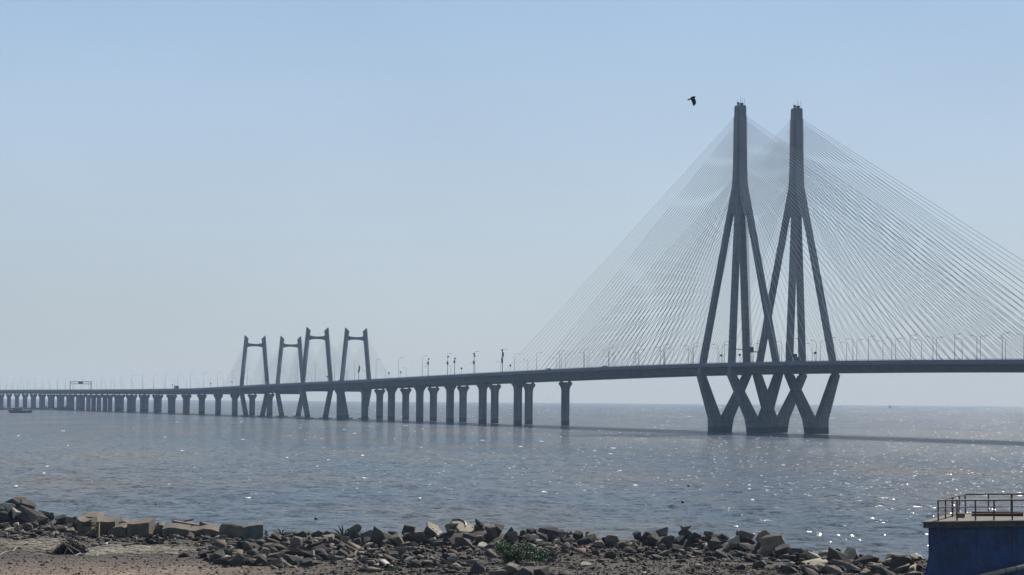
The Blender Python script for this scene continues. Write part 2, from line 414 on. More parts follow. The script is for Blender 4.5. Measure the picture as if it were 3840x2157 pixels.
def build_terrain():
    xs = np.concatenate([np.linspace(-420, -36, 30)[:-1], np.arange(-36, 36, .22), np.linspace(36, 420, 30)])
    ys = np.concatenate([np.linspace(-60, 108, 26)[:-1], np.arange(108, 184, .25), np.linspace(184, 196, 6)])
    X, Y = np.meshgrid(xs, ys); Z = terrain(X, Y)
    nr, nc = X.shape
    V = np.stack([X, Y, Z], -1).reshape(-1, 3)
    i = np.arange(nr-1)[:, None]*nc + np.arange(nc-1)[None, :]
    F = np.stack([i, i+1, i+nc+1, i+nc], -1).reshape(-1, 4)
    me = bpy.data.meshes.new('shore_ground')
    me.from_pydata(V.tolist(), [], F.tolist()); me.materials.append(M['soil'])
    me.polygons.foreach_set('use_smooth', [True]*len(me.polygons))
    return tag(link('shore_ground', me), kind='structure')
build_terrain()

# ------------------------------------------------------------------ the bridge
U = Vector((17.155, -46.93, 0)).normalized()         # along the bridge, towards the right of the photograph
Vv = Vector((.9393, .3434, 0))                        # across it, away from the camera
SEP = 24.2
P0 = Vector((25.9, 1235.0, 0))
def bp(n, off=0.0, z=0.0): return P0 + U*(49.97*n) + Vv*off + Vector((0,0,z))
_zn = [-60,-30,-16.8,-12.5,-10.5,-8.6,-6.2,-4,-2.2,-.8,.6,1.75,2.9,4.3,5.6,7,8.3,9.4,11]
_zz = [18.7,18.6,18.3,18.7,19.8,20.9,22.0,23.0,24.1,24.9,25.6,26.2,26.65,26.95,26.95,26.7,26.25,25.7,24.9]
_gn = np.linspace(-60, 11, 1500); _gz = np.interp(_gn, _zn, _zz)
_k = np.hanning(45); _k /= _k.sum(); _gz = np.convolve(np.pad(_gz, 22, 'edge'), _k, 'valid')
def ztop(n): return float(np.interp(n, _gn, _gz))     # top of the parapet
def zroad(n): return ztop(n) - 1.1
def zsoff(n): return ztop(n) - 4.0
N_L, N_R = -39.0, 10.6

def build_deck(off, label, group):
    root = thing('bridge_deck', bp(0, off, 0), label, 'bridge deck', group)
    ns = np.arange(N_L, N_R+.01, .25)
    def sweep(prof, name, m, n0=None, n1=None):
        mb = MB(); rings = []
        for n in ns:
            if n0 is not None and (n < n0 or n > n1): continue
            zt = ztop(n)
            rings.append([bp(n, off+p, zt+z) for p, z in prof])
        mb.loft(rings); return mb.build(name, m, root)
    sweep([(-10.95,-1.15),(-10.95,-1.75),(-6.4,-2.1),(-5.0,-4.0),(5.0,-4.0),(6.4,-2.1),(10.95,-1.75),(10.95,-1.15)], 'girder', M['deck_conc'])
    sweep([(-9.7,-1.146),(-9.7,-1.10),(9.7,-1.10),(9.7,-1.146)], 'road_surface', M['asphalt'])
    for s in (-1, 1):
        pr = [(s*10.35,-1.145),(s*10.45,-.30),(s*10.75,-.30),(s*10.85,-1.145)]
        sweep(pr, 'parapet', M['parapet'])
        sweep([(s*10.55,-.09),(s*10.55,0),(s*10.67,0),(s*10.67,-.09)], 'handrail', M['steel'])
        mb = MB()
        for n in np.arange(N_L+.1, N_R, .06):
            mb.box(bp(n, off+s*10.61, ztop(n)-.19), .08, .08, .22, U, Vv)
        po = mb.build('rail_post', M['steel'], root); po['kind'] = 'stuff'
    # lane lines
    mb = MB()
    for p in (-3.2, 3.2):
        for n in np.arange(N_L+.2, N_R-.1, .18):
            zt = zroad(n)
            a, b = bp(n, off+p, zt+.008), bp(n+.06, off+p, zroad(n+.06)+.008)
            mb.add([a-Vv*.07, a+Vv*.07, b+Vv*.07, b-Vv*.07], [(0,1,2,3)])
    lo = mb.build('lane_marking', M['white'], root); lo['kind'] = 'stuff'
    return root
OFF = {'near': -SEP, 'far': 0.0}
build_deck(-SEP, 'near roadway deck of the sea bridge, running the whole width in front', 'the two roadway decks')
build_deck(0.0, 'far roadway deck of the sea bridge, just behind the near one', 'the two roadway decks')

def rect(c, wt, wl):
    """rectangle across (wt) and along (wl) the bridge about c"""
    return [c - Vv*wt/2 - U*wl/2, c + Vv*wt/2 - U*wl/2, c + Vv*wt/2 + U*wl/2, c - Vv*wt/2 + U*wl/2]
def octo(c, wt, wl, ch):
    a, b = wt/2, wl/2
    pts = [(-a+ch,-b),(a-ch,-b),(a,-b+ch),(a,b-ch),(a-ch,b),(-a+ch,b),(-a,b-ch),(-a,-b+ch)]
    return [c + Vv*p + U*q for p, q in pts]

NT = 4.93                                             # the tall pylons stand here along the bridge
def tall_tower(off, label):
    base = bp(NT, off, 0)
    root = thing('bridge_pylon', base, label, 'bridge pylon', 'tall pylons of the cable-stayed span')
    zk = 22.5; ZH = 105.0
    leg = lambda z: (9.2*(ZH-z)/77.0, 13.0*(ZH-z)/77.0)
    for s in (-1, 1):
        for q in (-1, 1):
            mb = MB(); rings = []
            for z in (zk, 30, 45, 60, 75, 90, 97):
                p, a = leg(z)
                wt, wl = 2.15 - .3*(z-zk)/70, 3.0
                rings.append([x for x in octo(base + Vv*s*p + U*q*a + Vector((0,0,z)), wt, wl, .22)])
            mb.loft(rings); mb.build('upper_leg', M['concrete'], root)
            mb = MB(); rings = []
            pk, _ = leg(zk)
            for z in (-3, 0, 5.6, 14, zk-.002):
                p = 2.65 + (pk-2.65)*(z-5.6)/(zk-5.6); _, a = leg(z)
                rings.append([x for x in octo(base + Vv*s*max(p,1.5) + U*q*a + Vector((0,0,z)), 3.0+(zk-z)*.095, 3.2+(zk-z)*.03, .25)])
            mb.loft(rings); mb.build('lower_leg', M['concrete'], root)
    for q in (-1, 1):
        mb = MB(); rings = []
        for z, hw in ((-3, 4.3), (0, 4.35), (2.6, 4.5), (4.9, 4.75)):
            _, a = leg(z)
            rings.append(octo(base + U*q*a + Vector((0,0,z)), 2*hw, 4.15, .25))
        mb.loft(rings); mb.build('foot', M['concrete'], root)
    # head
    mb = MB(); rings = []
    for z, wt, wl in ((84, 5.9, 8.8), (88, 5.4, 7.7), (92, 5.0, 6.5), (96, 4.75, 5.6), (102, 4.4, 5.0), (112, 4.1, 4.55), (126, 3.8, 4.1)):
        rings.append(octo(base + Vector((0,0,z)), wt, wl, .7))
    mb.loft(rings); head = mb.build('pylon_head', M['concrete'], root)
    # stay cables
    anch = MB()
    for q in (-1, 1):
        for k in range(33):
            d = 53 + 6*k; n = NT + q*d/49.97
            za = 94.5 + 27.5*k/32
            wt = 3.9 if za > 102 else 4.2
            for s in (-1, 1):
                A = base + Vv*s*(wt/2-.55) + U*q*(2.0) + Vector((0,0,za))
                B = bp(n, off + s*8.6, zroad(n)-.05)
                mb = MB()
                mid = (A+B)/2 - Vector((0,0,(A-B).length*.0012))
                mb.tube([A, mid, B], .068, 4); mb.build('stay_cable', M['cable'], root)
                if q == 1 or True:
                    anch.box(base + Vv*s*(wt/2-.45) + U*q*(2.0+.25*(1-k/32)) + Vector((0,0,za-.25)), .8, .7, .42, Vv, U)
                dd = (A-B).normalized()
                mb2 = MB()
    o = anch.build('anchor_box', M['concrete'], head); o['kind'] = 'stuff'
    # roof gear
    mb = MB(); mb.box(base+Vector((0,0,126.2)), 3.0, 3.4, .4, Vv, U); mb.build('roof_slab', M['concrete'], head)
    for dx, dy, hh, ww in ((-1.1,.4,1.0,.7), (.9,-.6,.8,.8), (.1,.9,.7,1.1)):
        mb = MB(); mb.box(base+Vv*dx+U*dy+Vector((0,0,126.6+hh/2)), ww, ww, hh, Vv, U); mb.build('roof_box', M['dark'], head)
    for dx, hh in ((-1.5,2.2), (-.1,3.4), (.6,2.4), (1.5,2.8)):
        mb = MB(); mb.tube([base+Vv*dx+U*.5+Vector((0,0,126.55)), base+Vv*dx+U*.5+Vector((0,0,126.6+hh))], .05, 5); mb.build('antenna', M['dark'], head)
    return root
t1 = tall_tower(-SEP, 'left tall concrete pylon, nearer one, with a hoist mast on one leg')
t2 = tall_tower(0.0, 'right tall concrete pylon, farther one, crossed by cables of the left pylon')

# hoist mast on the near pylon
def hoist():
    base = bp(NT, -SEP, 0); root = thing('construction_hoist', bp(NT, -SEP+8.95+1.6, zroad(NT)), 'lattice hoist mast with work platforms climbing the inner right leg of the left pylon', 'hoist')
    mb = MB(); ZH = 105.0
    def c(z): return base + Vv*(9.2*(ZH-z)/77.0 + 1.75) - U*(13.0*(ZH-z)/77.0 - .4) + Vector((0,0,z))
    z0, z1 = zroad(NT), 88.0
    for a, b in ((-.35,-.35), (.35,-.35), (.35,.35), (-.35,.35)):
        mb.tube([c(z0)+Vv*a+U*b, c(z1)+Vv*a+U*b], .06, 4)
    mb.build('mast_chord', M['steel'], root)
    mb = MB(); z = z0; k = 0
    while z < z1-1:
        s = 1 if k % 2 else -1
        mb.tube([c(z)-Vv*.35*s-U*.35, c(z+.9)+Vv*.35*s-U*.35], .045, 4)
        mb.tube([c(z)-Vv*.35+U*.35, c(z)+Vv*.35+U*.35], .045, 4); z += .9; k += 1
    o = mb.build('mast_brace', M['steel'], root); o['kind'] = 'stuff'
    mb = MB(); mb.box(c(32.3), 2.0, 1.4, 2.2, Vv, U); mb.build('hoist_cage', M['dark'], root)
    mb = MB(); mb.box(c(31.5)+Vv*1.6, 6.0, 1.0, .35, Vv, U); mb.build('work_platform', M['dark'], root)
    mb = MB(); mb.box(c(32.4)-Vv*5.0, 3.0, .9, .3, Vv, U); mb.build('work_platform', M['dark'], root)
hoist()

# low portal pylons of the second cable-stayed span
def low_tower(n0, off, label):
    base = bp(n0, off, 0); zt = 54.8 if n0 > -8 else 53.0
    root = thing('portal_pylon', base, label, 'bridge pylon', 'H-shaped low pylons of the farther cable-stayed span')
    zd = zsoff(n0)+1.2; top_z = zt
    half = lambda z: 8.95 + (5.5-8.95)*(z-zd)/(55-zd)
    for s in (-1, 1):
        mb = MB(); rings = []
        for z in (zd, 32, 42, zt-2.6):
            rings.append(octo(base+Vv*s*half(z)+Vector((0,0,z)), 2.3, 2.4, .2))
        ring = octo(base+Vv*s*half(zt)+Vector((0,0,0)), 2.3, 2.4, .2)
        r2 = []
        for p in ring:
            d = (p - base - Vv*s*half(zt)).dot(Vv)*s      # slanted top: the outer edge stands higher
            r2.append(p + Vector((0,0, zt-1.1 + d*.95)))
        rings.append(r2)
        mb.loft(rings); mb.build('upper_leg', M['concrete'], root)
        mb = MB(); rings = []
        for z in (-3, 0, 8, zd-.002):
            t = z/zd; rings.append(octo(base+Vv*s*(5.4+(8.95-5.4)*t)+Vector((0,0,z)), 2.9-.3*t, 2.7, .2))
        mb.loft(rings); mb.build('lower_leg', M['concrete'], root)
        mb = MB(); mb.box(base+Vv*s*5.4+Vector((0,0,-1.2)), 6.0, 6.0, 3.4, Vv, U); mb.build('foot', M['concrete'], root)
    zb = zt-6.3; mb = MB(); hb = half(zb)
    mb.loft([rect(base+Vv*p+Vector((0,0,zb)), .01, 1.6) and
             [base+Vv*p+U*.8+Vector((0,0,zb-h_)), base+Vv*p-U*.8+Vector((0,0,zb-h_)), base+Vv*p-U*.8+Vector((0,0,zb+h_)), base+Vv*p+U*.8+Vector((0,0,zb+h_))]
             for p, h_ in ((-hb+1.0,1.5), (-hb/2,.95), (0,.75), (hb/2,.95), (hb-1.0,1.5))])
    mb.build('crossbeam', M['concrete'], root)
    mb = MB(); mb.box(base+Vector((0,0,zd-1.9)), 15.4, 2.0, 1.4, Vv, U); mb.build('lower_crossbeam', M['concrete'], root)
    for q in (-1, 1):
        L_ = 9 
        for k in range(L_):
            d = (9 + 7.6*k)*(.70 if ((q < 0) == (n0 < -8)) else 1.0)
            za = zt-18.5+1.55*k; n = n0+q*d/49.97
            for s in (-1, 1):
                mb = MB(); mb.tube([base+Vv*s*(half(za)+.2)+U*q*1.0+Vector((0,0,za)), bp(n, off+s*9.3, zroad(n)-.05)], .07, 4)
                mb.build('stay_cable', M['cable'], root)
low_tower(-7.0, -SEP, 'tallest-looking H-shaped low pylon, third of the four from the left')
low_tower(-7.0, 0.0, 'rightmost H-shaped low pylon of the four, farther roadway')
low_tower(-10.0, -SEP, 'leftmost H-shaped low pylon of the four')
low_tower(-10.0, 0.0, 'second H-shaped low pylon from the left, overlapped by its taller neighbour')

# piers
def pier_proto():
    root = empty('bridge_pier', (0,0,0))
    def ring(z, wt, wl, ch=.25):
        return octo(Vector((0,0,z)), wt, wl, ch)
    mb = MB(); mb.loft([ring(0, 3.6, 2.3), ring(1, 3.6, 2.3)]); shaft = mb.build('shaft', M['concrete'], root, local=True)
    mb = MB()
    prof = [(-4.5,3.62),(-3.6,3.7),(-2.9,3.95),(-2.3,4.4),(-1.8,5.0),(-1.35,5.7),(-1.1,6.15),(-.35,6.2),(0,5.6)]
    mb.loft([ring(z, w_, 2.32+.25*(w_-3.6)/2.6) for z, w_ in prof]); cap = mb.build('cap', M['concrete'], root, local=True)
    bs = []
    for s in (-1, 1):
        mb = MB(); mb.box(Vector((0,0,.31)), .95, 1.2, .66, Vv, U); b = mb.build('bearing', M['concrete'], root, local=True); bs.append((b, s))
    mb = MB(); mb.box(Vector((0,0,-.6)), 6.5, 5.0, 1.5, Vv, U); pc = mb.build('pile_cap', M['concrete'], root, local=True)
    return root
PP = pier_proto(); first_pier = True
ORD = ['first','second','third','fourth','fifth','sixth','seventh','eighth','ninth','tenth','eleventh','twelfth','thirteenth','fourteenth','fifteenth','sixteenth','seventeenth','eighteenth','nineteenth','twentieth']
def ordw(k):
    if k < 20: return ORD[k]
    t, u_ = divmod(k+1, 10)
    tens = {2:'twenty',3:'thirty',4:'forty'}[t]
    return tens + '-' + ORD[u_-1] if u_ else {2:'twentieth',3:'thirtieth',4:'fortieth'}[t]
def place_pier(n, off, label):
    global first_pier
    loc = bp(n, off, -2.5); z = zsoff(n) - .62
    if first_pier: o = PP; o.location = loc; first_pier = False
    else: o = copy_tree(PP, loc)
    bi = 0
    for ch in o.children:
        nm = ch.name.split('.')[0]
        if nm == 'shaft': ch.scale = (1, 1, z - 4.49 + 2.5)
        elif nm == 'cap': ch.location = (0, 0, z+2.5)
        elif nm == 'bearing':
            s = -1 if bi == 0 else 1; bi += 1
            p = Vv*s*2.05; ch.location = (p.x, p.y, z+2.5)
        elif nm == 'pile_cap': ch.location = (0, 0, 2.5-.35)
    tag(o, label, 'bridge pier', 'concrete piers of the approach viaduct')
for row, off in (('near', -SEP), ('far', 0.0)):
    seq = [0,-1,-2,-3,-4,-5] + [-6.0] + [-11.05] + [-12-k for k in range(26)]
    k = 0
    for n in seq:
        if off == 0.0 and n == 0: lab = 'lone concrete pier nearest the tall pylons, open sea on both sides'
        elif off != 0 and n == 0: lab = 'concrete pier of the near roadway standing closest to the tall pylons'
        elif n > -6.5: lab = f'{row} roadway concrete pier, {ordw(k)} going left from the tall pylons'
        else: lab = f'{row} roadway concrete pier, {ordw(k-7)} going left past the H-shaped pylons'
        place_pier(n, off, lab); k += 1
    place_pier(9.95, off, f'{row} roadway concrete pier beyond the right end of the cables')

# lamps
def lamp_proto(height, sign, name_label):
    root = empty('street_lamp', (0,0,0))
    mb = MB(); mb.tube([(0,0,0), (0,0,height)], [.105,.06], 6); mb.build('pole', M['steel'], root, local=True)
    a = Vector((0,0,height-.05)); d = Vv*sign
    mb = MB(); mb.tube([a, a+d*.7+Vector((0,0,.28)), a+d*1.5+Vector((0,0,.42))], .05, 5); mb.build('arm', M['steel'], root, local=True)
    mb = MB(); mb.box(a+d*1.95+Vector((0,0,.42)), 1.0, .34, .16, Vv, U); mb.build('lamp_head', M['steel'], root, local=True)
    return root
PROT = {}
def place_lamp(n, off, p, height, sign, label, group):
    key = (height, sign)
    loc = bp(n, off+p, ztop(n)-.3)
    if key not in PROT: PROT[key] = lamp_proto(height, sign, label); o = PROT[key]; o.location = loc
    else: o = copy_tree(PROT[key], loc)
    tag(o, label, 'street lamp', group)
k = 0; n = .12
while n > N_L+1:
    place_lamp(n, -SEP, -10.0, 10.4, 1, f'tall street lamp on the near parapet, {ordw(k)} going left from the lowest stay cable', 'tall street lamps along the near parapet'); n -= .81; k += 1
k = 0; n = .05
while n > N_L+1:
    place_lamp(n, 0.0, 10.0, 7.9, -1, f'shorter street lamp on the far parapet, {ordw(k)} going left from the lowest stay cable', 'shorter street lamps along the far parapet'); n -= .81; k += 1
rows = [(-SEP, -10.0, 1, 'outer side of the near roadway', .45), (-SEP, 10.0, -1, 'inner side of the near roadway', .62), (0.0, -10.0, 1, 'inner side of the far roadway', .52), (0.0, 10.0, -1, 'outer side of the far roadway', .75)]
for off, p, sg, txt, ph in rows:
    n = ph; k = 0
    while n < N_R-.1:
        if abs(abs(n-NT)*49.97 - 16.1) > 4 or True:
            place_lamp(n, off, p, 7.9, sg, f'street lamp among the stay cables, {txt}, {ordw(k)} from the left', f'street lamps on the {txt} in the cabled span')
        n += .58; k += 1

# camera masts on the near parapet
def mast(px, label):
    lo, hi = -14., 9.
    for _ in range(40):
        m_ = (lo+hi)/2; q = bp(m_, -SEP-10.0, 20); 
        d = q - Vector((0,0,EYE)); 
        # horizontal pixel
        dep = d.y*cp + d.z*sp; up = -d.y*sp + d.z*cp
        X_ = 1920 + (d.x*cr + up*sr)/dep*FPX
        if X_ < px: lo = m_
        else: hi = m_
    return lo
for i, (px, hgt, boxes) in enumerate([(1883, 10.8, ((5.6,2.6),(8.3,2.2),(10.3,.8))), (1777, 10.0, ((5.4,1.6),(8.6,.9),(9.6,.7))), (1704, 8.4, ((6.4,1.3),(8.0,.7))), (1678, 9.6, ((6.0,1.3),(9.2,.7))), (1605, 9.2, ((6.6,1.7),(8.8,.6))), (1345, 9.5, ((4.8,1.2),(6.6,2.6)))]):
    n = mast(px, ''); loc = bp(n, -SEP-10.0, ztop(n)-.3)
    r_ = thing('camera_mast', loc, f'dark camera mast with boxes on the near parapet, {ordw(i)} from the right', 'camera mast', 'dark camera masts on the approach')
    mb = MB(); mb.tube([(0,0,0),(0,0,hgt)], [.17,.10], 6); mb.build('pole', M['dark'], r_, local=True)
    for j, (z, h_) in enumerate(boxes):
        mb = MB(); mb.box(Vector((0,0,z))+Vv*(.25 if j % 2 else -.1), .75, .6, h_, Vv, U); mb.build('camera_box', M['dark'], r_, local=True)
# small round signs
for i, (px, off) in enumerate([(3056,-SEP), (2704,-SEP), (2774,-SEP), (1913,-SEP), (1730,-SEP), (1502,-SEP), (1458,-SEP), (1227,-SEP), (870,-SEP), (790,-SEP), (630,-SEP), (435,-SEP)]):
    n = mast(px, '') ; loc = bp(n, off-10.0, ztop(n)-.3)
    r_ = thing('road_sign', loc, f'small dark round sign on a post on the near parapet, {ordw(i)} from the right', 'road sign', 'small round signs on the parapet')
    mb = MB(); mb.tube([(0,0,0),(0,0,3.2)], .06, 5); mb.build('post', M['steel'], r_, local=True)
    mb = MB(); c0 = Vector((0,0,2.9))
    rg = [c0 + Vv*math.cos(t)*.48 + Vector((0,0,math.sin(t)*.48)) for t in [2*math.pi*j/14 for j in range(14)]]
    mb.loft([[p-U*.05 for p in rg],[p+U*.05 for p in rg]]); mb.build('disc', M['dark'], r_, local=True)

# sign gantry on the far-left viaduct
def gantry():
    n = mast(297, '') if False else None
    lo, hi = -39., 0.
    for _ in range(40):
        m_ = (lo+hi)/2; d = bp(m_, -SEP, 20)-Vector((0,0,EYE)); dep = d.y*cp+d.z*sp; up = -d.y*sp+d.z*cp
        if 1920+(d.x*cr+up*sr)/dep*FPX < 302: lo = m_
        else: hi = m_
    n = lo; r_ = thing('sign_gantry', bp(n, -SEP, zroad(n)), 'overhead sign gantry with one dark panel over the left end of the near roadway', 'sign gantry')
    z0 = 0.0
    for p in (-9.2, 9.2):
        mb = MB(); mb.box(Vv*p+Vector((0,0,3.9)), .55, .5, 7.8, Vv, U); mb.build('column', M['steel'], r_, local=True)
    for z in (5.9, 8.0):
        mb = MB(); mb.box(Vector((0,0,z)), 19.0, .4, .4, Vv, U); mb.build('beam', M['steel'], r_, local=True)
    mb = MB()
    for k in range(9): mb.tube([Vv*(-9+2.1*k)+Vector((0,0,5.9)), Vv*(-9+2.1*k+2.1)+Vector((0,0,8.0))], .09, 4)
    o = mb.build('brace', M['steel'], r_, local=True)
    mb = MB(); mb.box(Vector((0,0,6.95))+U*.32, 4.0, .15, 2.4, Vv, U); mb.build('sign_panel', M['signblue'], r_, local=True)
gantry()

# vehicles, only their upper parts show over the parapet
def profile_body(prof, width, name, m, root, z0=0.0):
    mb = MB(); mb.loft([[U*x + Vv*s*width/2 + Vector((0,0,z+z0)) for x, z in prof] for s in (-1, 1)]); return mb.build(name, m, root, local=True)
def wheels(root, xs, width, r=.32):
    for x in xs:
        for s in (-1, 1):
            mb = MB(); rg = [U*(x+r*math.cos(t)) + Vector((0,0,r+r*math.sin(t))) for t in [2*math.pi*j/12 for j in range(12)]]
            mb.loft([[p+Vv*s*(width/2-.22) for p in rg],[p+Vv*s*(width/2+.01) for p in rg]]); mb.build('wheel', M['rubber'], root, local=True)
def car(n, off, label, paint):
    r_ = thing('car', bp(n, off, zroad(n)+.012), label, 'car')
    profile_body([(-2.2,.3),(2.2,.3),(2.25,.75),(1.3,.95),(-2.15,.95),(-2.25,.6)], 1.75, 'body', paint, r_)
    profile_body([(1.15,.94),(.45,1.48),(-1.2,1.5),(-1.9,.94)], 1.5, 'cabin', M['glass'], r_)
    profile_body([(.42,1.485),(.35,1.53),(-1.1,1.55),(-1.2,1.505)], 1.46, 'roof', paint, r_)
    wheels(r_, (-1.35, 1.35), 1.75)
def truck(n, off, label, paint, hh=3.3, ln=6.5):
    r_ = thing('truck', bp(n, off, zroad(n)+.012), label, 'truck')
    profile_body([(-ln/2,.8),(ln/2-1.9,.8),(ln/2-1.9,hh),(-ln/2,hh)], 2.3, 'cargo_box', paint, r_)
    profile_body([(ln/2-1.8,.5),(ln/2,.5),(ln/2,1.6),(ln/2-.35,2.6),(ln/2-1.8,2.6)], 2.15, 'cab', M['carpaint'], r_)
    profile_body([(ln/2-.03,1.62),(ln/2+.01,1.62),(ln/2-.33,2.45),(ln/2-.37,2.45)], 1.9, 'windscreen', M['glass'], r_)
    wheels(r_, (-ln/2+1.2, ln/2-1.1), 2.3, .48)
car(mast(2040,''), -SEP-7.6, 'dark car on the near roadway left of the lowest stay cables', M['carpaint'])
car(mast(2250,''), -SEP-7.6, 'pale car on the near roadway between the lone pier and the tall pylons', M['white'])
car(mast(1262,''), -SEP-7.6, 'dark car beside the third H-shaped pylon', M['carpaint'])
truck(mast(2938,''), -SEP-6.0, 'dark truck between the legs of the two tall pylons', M['dark'], 3.7, 5.0)
truck(mast(188,''), -SEP-7.0, 'small truck on the far-left viaduct near the sign gantry', M['carpaint'], 3.0)

# ------------------------------------------------------------------ boats
def boat(loc, L_, W_, Hh, label, group=None, ang=0.0, m=None, cabin=True, red=False):
    r_ = thing('boat', loc, label, 'boat', group)
    e = Vector((math.cos(ang), math.sin(ang), 0)); f = Vector((-math.sin(ang), math.cos(ang), 0))
    rings = []
    for t in (-1,-.85,-.5,0,.5,.8,1):
        w_ = W_/2*(1-max(0,t)**3)*(1 if t > -.9 else .75)+.05; sh = Hh*(1+.45*max(0,abs(t)-.3)**2*2)
        x = t*L_/2*(1.0)
        xb = t*L_/2*.86
        rings.append([e*xb - f*w_*.6 + Vector((0,0,-.5)), e*xb + f*w_*.6 + Vector((0,0,-.5)), e*x + f*w_ + Vector((0,0,sh)), e*x - f*w_ + Vector((0,0,sh))])
    mb = MB(); mb.loft(rings); mb.build('hull', m or M['hull'], r_, local=True)
    mb = MB()
    for s in (-1, 1):
        mb.tube([e*t*L_/2 + f*s*W_/2*(1-max(0,t)**3)*.98 + Vector((0,0,Hh*(1+.45*max(0,abs(t)-.3)**2*2)+.05)) for t in (-.9,-.5,0,.5,.8,.98)], .12, 4)
    mb.build('gunwale', M['boatgrey'], r_, local=True)
    if cabin:
        mb = MB(); mb.box(e*(-L_*.12)+Vector((0,0,Hh+.9)), L_*.40, W_*.6, 1.9, e, f); mb.build('cabin', M['boatred'] if red else M['boatgrey'], r_, local=True)
        mb = MB(); mb.box(e*(-L_*.12)+Vector((0,0,Hh+1.95)), L_*.44, W_*.68, .15, e, f); mb.build('cabin_roof', M['boatgrey'], r_, local=True)
        mb = MB(); mb.tube([e*L_*.12+Vector((0,0,Hh*.8)), e*L_*.12+Vector((0,0,Hh+4.2))], .09, 5); mb.build('mast', M['boatgrey'], r_, local=True)
boat(at_z(77, 1549, 0), 17.5, 5.0, 1.7, 'long dark working boat with a reddish cabin on the water at the left edge', None, R(4), M['hull'], True, True)
for i, (px, py, L_, r2) in enumerate([(12,1537,11,0), (45,1535,9,1), (150,1536,8,0), (172,1535,9,0), (196,1535,10,0), (222,1536,7,1), (250,1536,6,0)]):
    boat(at_z(px, py, 0), L_, 2.8, 1.2, f'small low boat under the left end of the bridge, {ordw(i)} from the left edge', 'small boats moored under the left end of the bridge', R(-12+i*7), M['boatgrey'] if i % 2 else M['boatred'], i % 3 == 0, bool(r2))
boat(at_z(3337, 1529.5, 0), 7, 3, 4.0, 'tiny distant vessel on the horizon right of the tall pylons', None, R(10), M['hull'])
# rocky spit under the far left end
def spit():
    mb = MB(); rings = []
    a, b = at_z(-120, 1532, 0), at_z(262, 1537, 0)
    for k in range(31):
        t = k/30; c = a.lerp(b, t); hh = (1.4+1.2*float(fbm(np.array([k*.5]), np.array([3.])))) * (1-t**3) + .1
        y = 22+14*random.random()
        rings.append([c+Vector((0,-y*.3,-1)), c+Vector((0,y,-1)), c+Vector((0,y*.6,hh*random.uniform(.6,1))), c+Vector((0,y*.2,hh*random.uniform(.7,1.1))), c+Vector((0,-y*.1,hh*.4))])
    mb.loft(rings); tag(mb.build('rocky_spit', M['rock_d']), kind='structure')
spit()
for i, (px, py) in enumerate([(586,1897), (1185,1950), (2582,1825), (2560,1886)]):
    r_ = tag(empty('float', at_z(px, py, 0)), ['small dark float on the water above the long row of concrete blocks', 'small dark float on the water left of the heap with the rusty pipe', 'small dark float on the water right of the picture centre, farther out', 'small dark float on the water above the shore, below the farther one'][i], 'float')
    mb = MB(); rings = []
    for z, q in ((-.15,.05),(-.05,.17),(.1,.2),(.22,.12),(.27,.04)): rings.append([Vector((q*math.cos(t), q*math.sin(t), z)) for t in [2*math.pi*j/10 for j in range(10)]])
    mb.loft(rings); mb.build('float_body', M['dark'], r_, local=True)
    mb = MB(); mb.tube([(0,0,.25),(0,0,.38)], .03, 5); mb.build('float_ring', M['rail'], r_, local=True)

# whitecaps, and white flecks painted in for sun glints
def whitecaps_and_glints():
    mb = MB(); rng = random.Random(4)
    pts = [(1330,1625),(1290,1610),(1480,1645),(60,1823),(925,1866),(935,1867),(2040,1844),(2280,1893),(2030,1655),(2230,1690),(2290,1702),(1360,1708)]
    pts += [(rng.uniform(0,3840), 1560+330*rng.random()**1.2) for _ in range(46)]
    for px, py in pts:
        c = at_z(px, py, .16); D = c.y
        L_ = rng.uniform(5, 22)/FPX*D*rng.uniform(.5,1.1); dep = rng.uniform(.5,1.1)*D/260
        n = 9; top = []; bot = []
        for k in range(n):
            t = k/(n-1)*2-1; x = c.x+t*L_/2; wob = rng.uniform(-.3,.3)*dep; th = dep*(1-t*t)*rng.uniform(.4,1)+.02
            top.append(Vector((x, c.y+wob+th, .22))); bot.append(Vector((x, c.y+wob-th, .12)))
        mb.add(top+bot, [(k, k+1, n+k+1, n+k) for k in range(n-1)])
    for k in range(1500):  # flecks partly foam, partly painted sun sparkle, denser towards the right
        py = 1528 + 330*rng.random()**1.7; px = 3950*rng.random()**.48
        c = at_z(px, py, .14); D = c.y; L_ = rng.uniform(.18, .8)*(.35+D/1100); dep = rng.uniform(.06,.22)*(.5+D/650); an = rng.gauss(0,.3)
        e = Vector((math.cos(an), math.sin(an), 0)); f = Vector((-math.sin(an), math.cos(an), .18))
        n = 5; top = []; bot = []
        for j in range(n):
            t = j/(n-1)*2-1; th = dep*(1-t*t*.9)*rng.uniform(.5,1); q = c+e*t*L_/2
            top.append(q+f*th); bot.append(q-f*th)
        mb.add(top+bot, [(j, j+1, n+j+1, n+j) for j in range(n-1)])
    tag(mb.build('foam_and_glints', M['foam_and_glints']), kind='stuff')
whitecaps_and_glints()

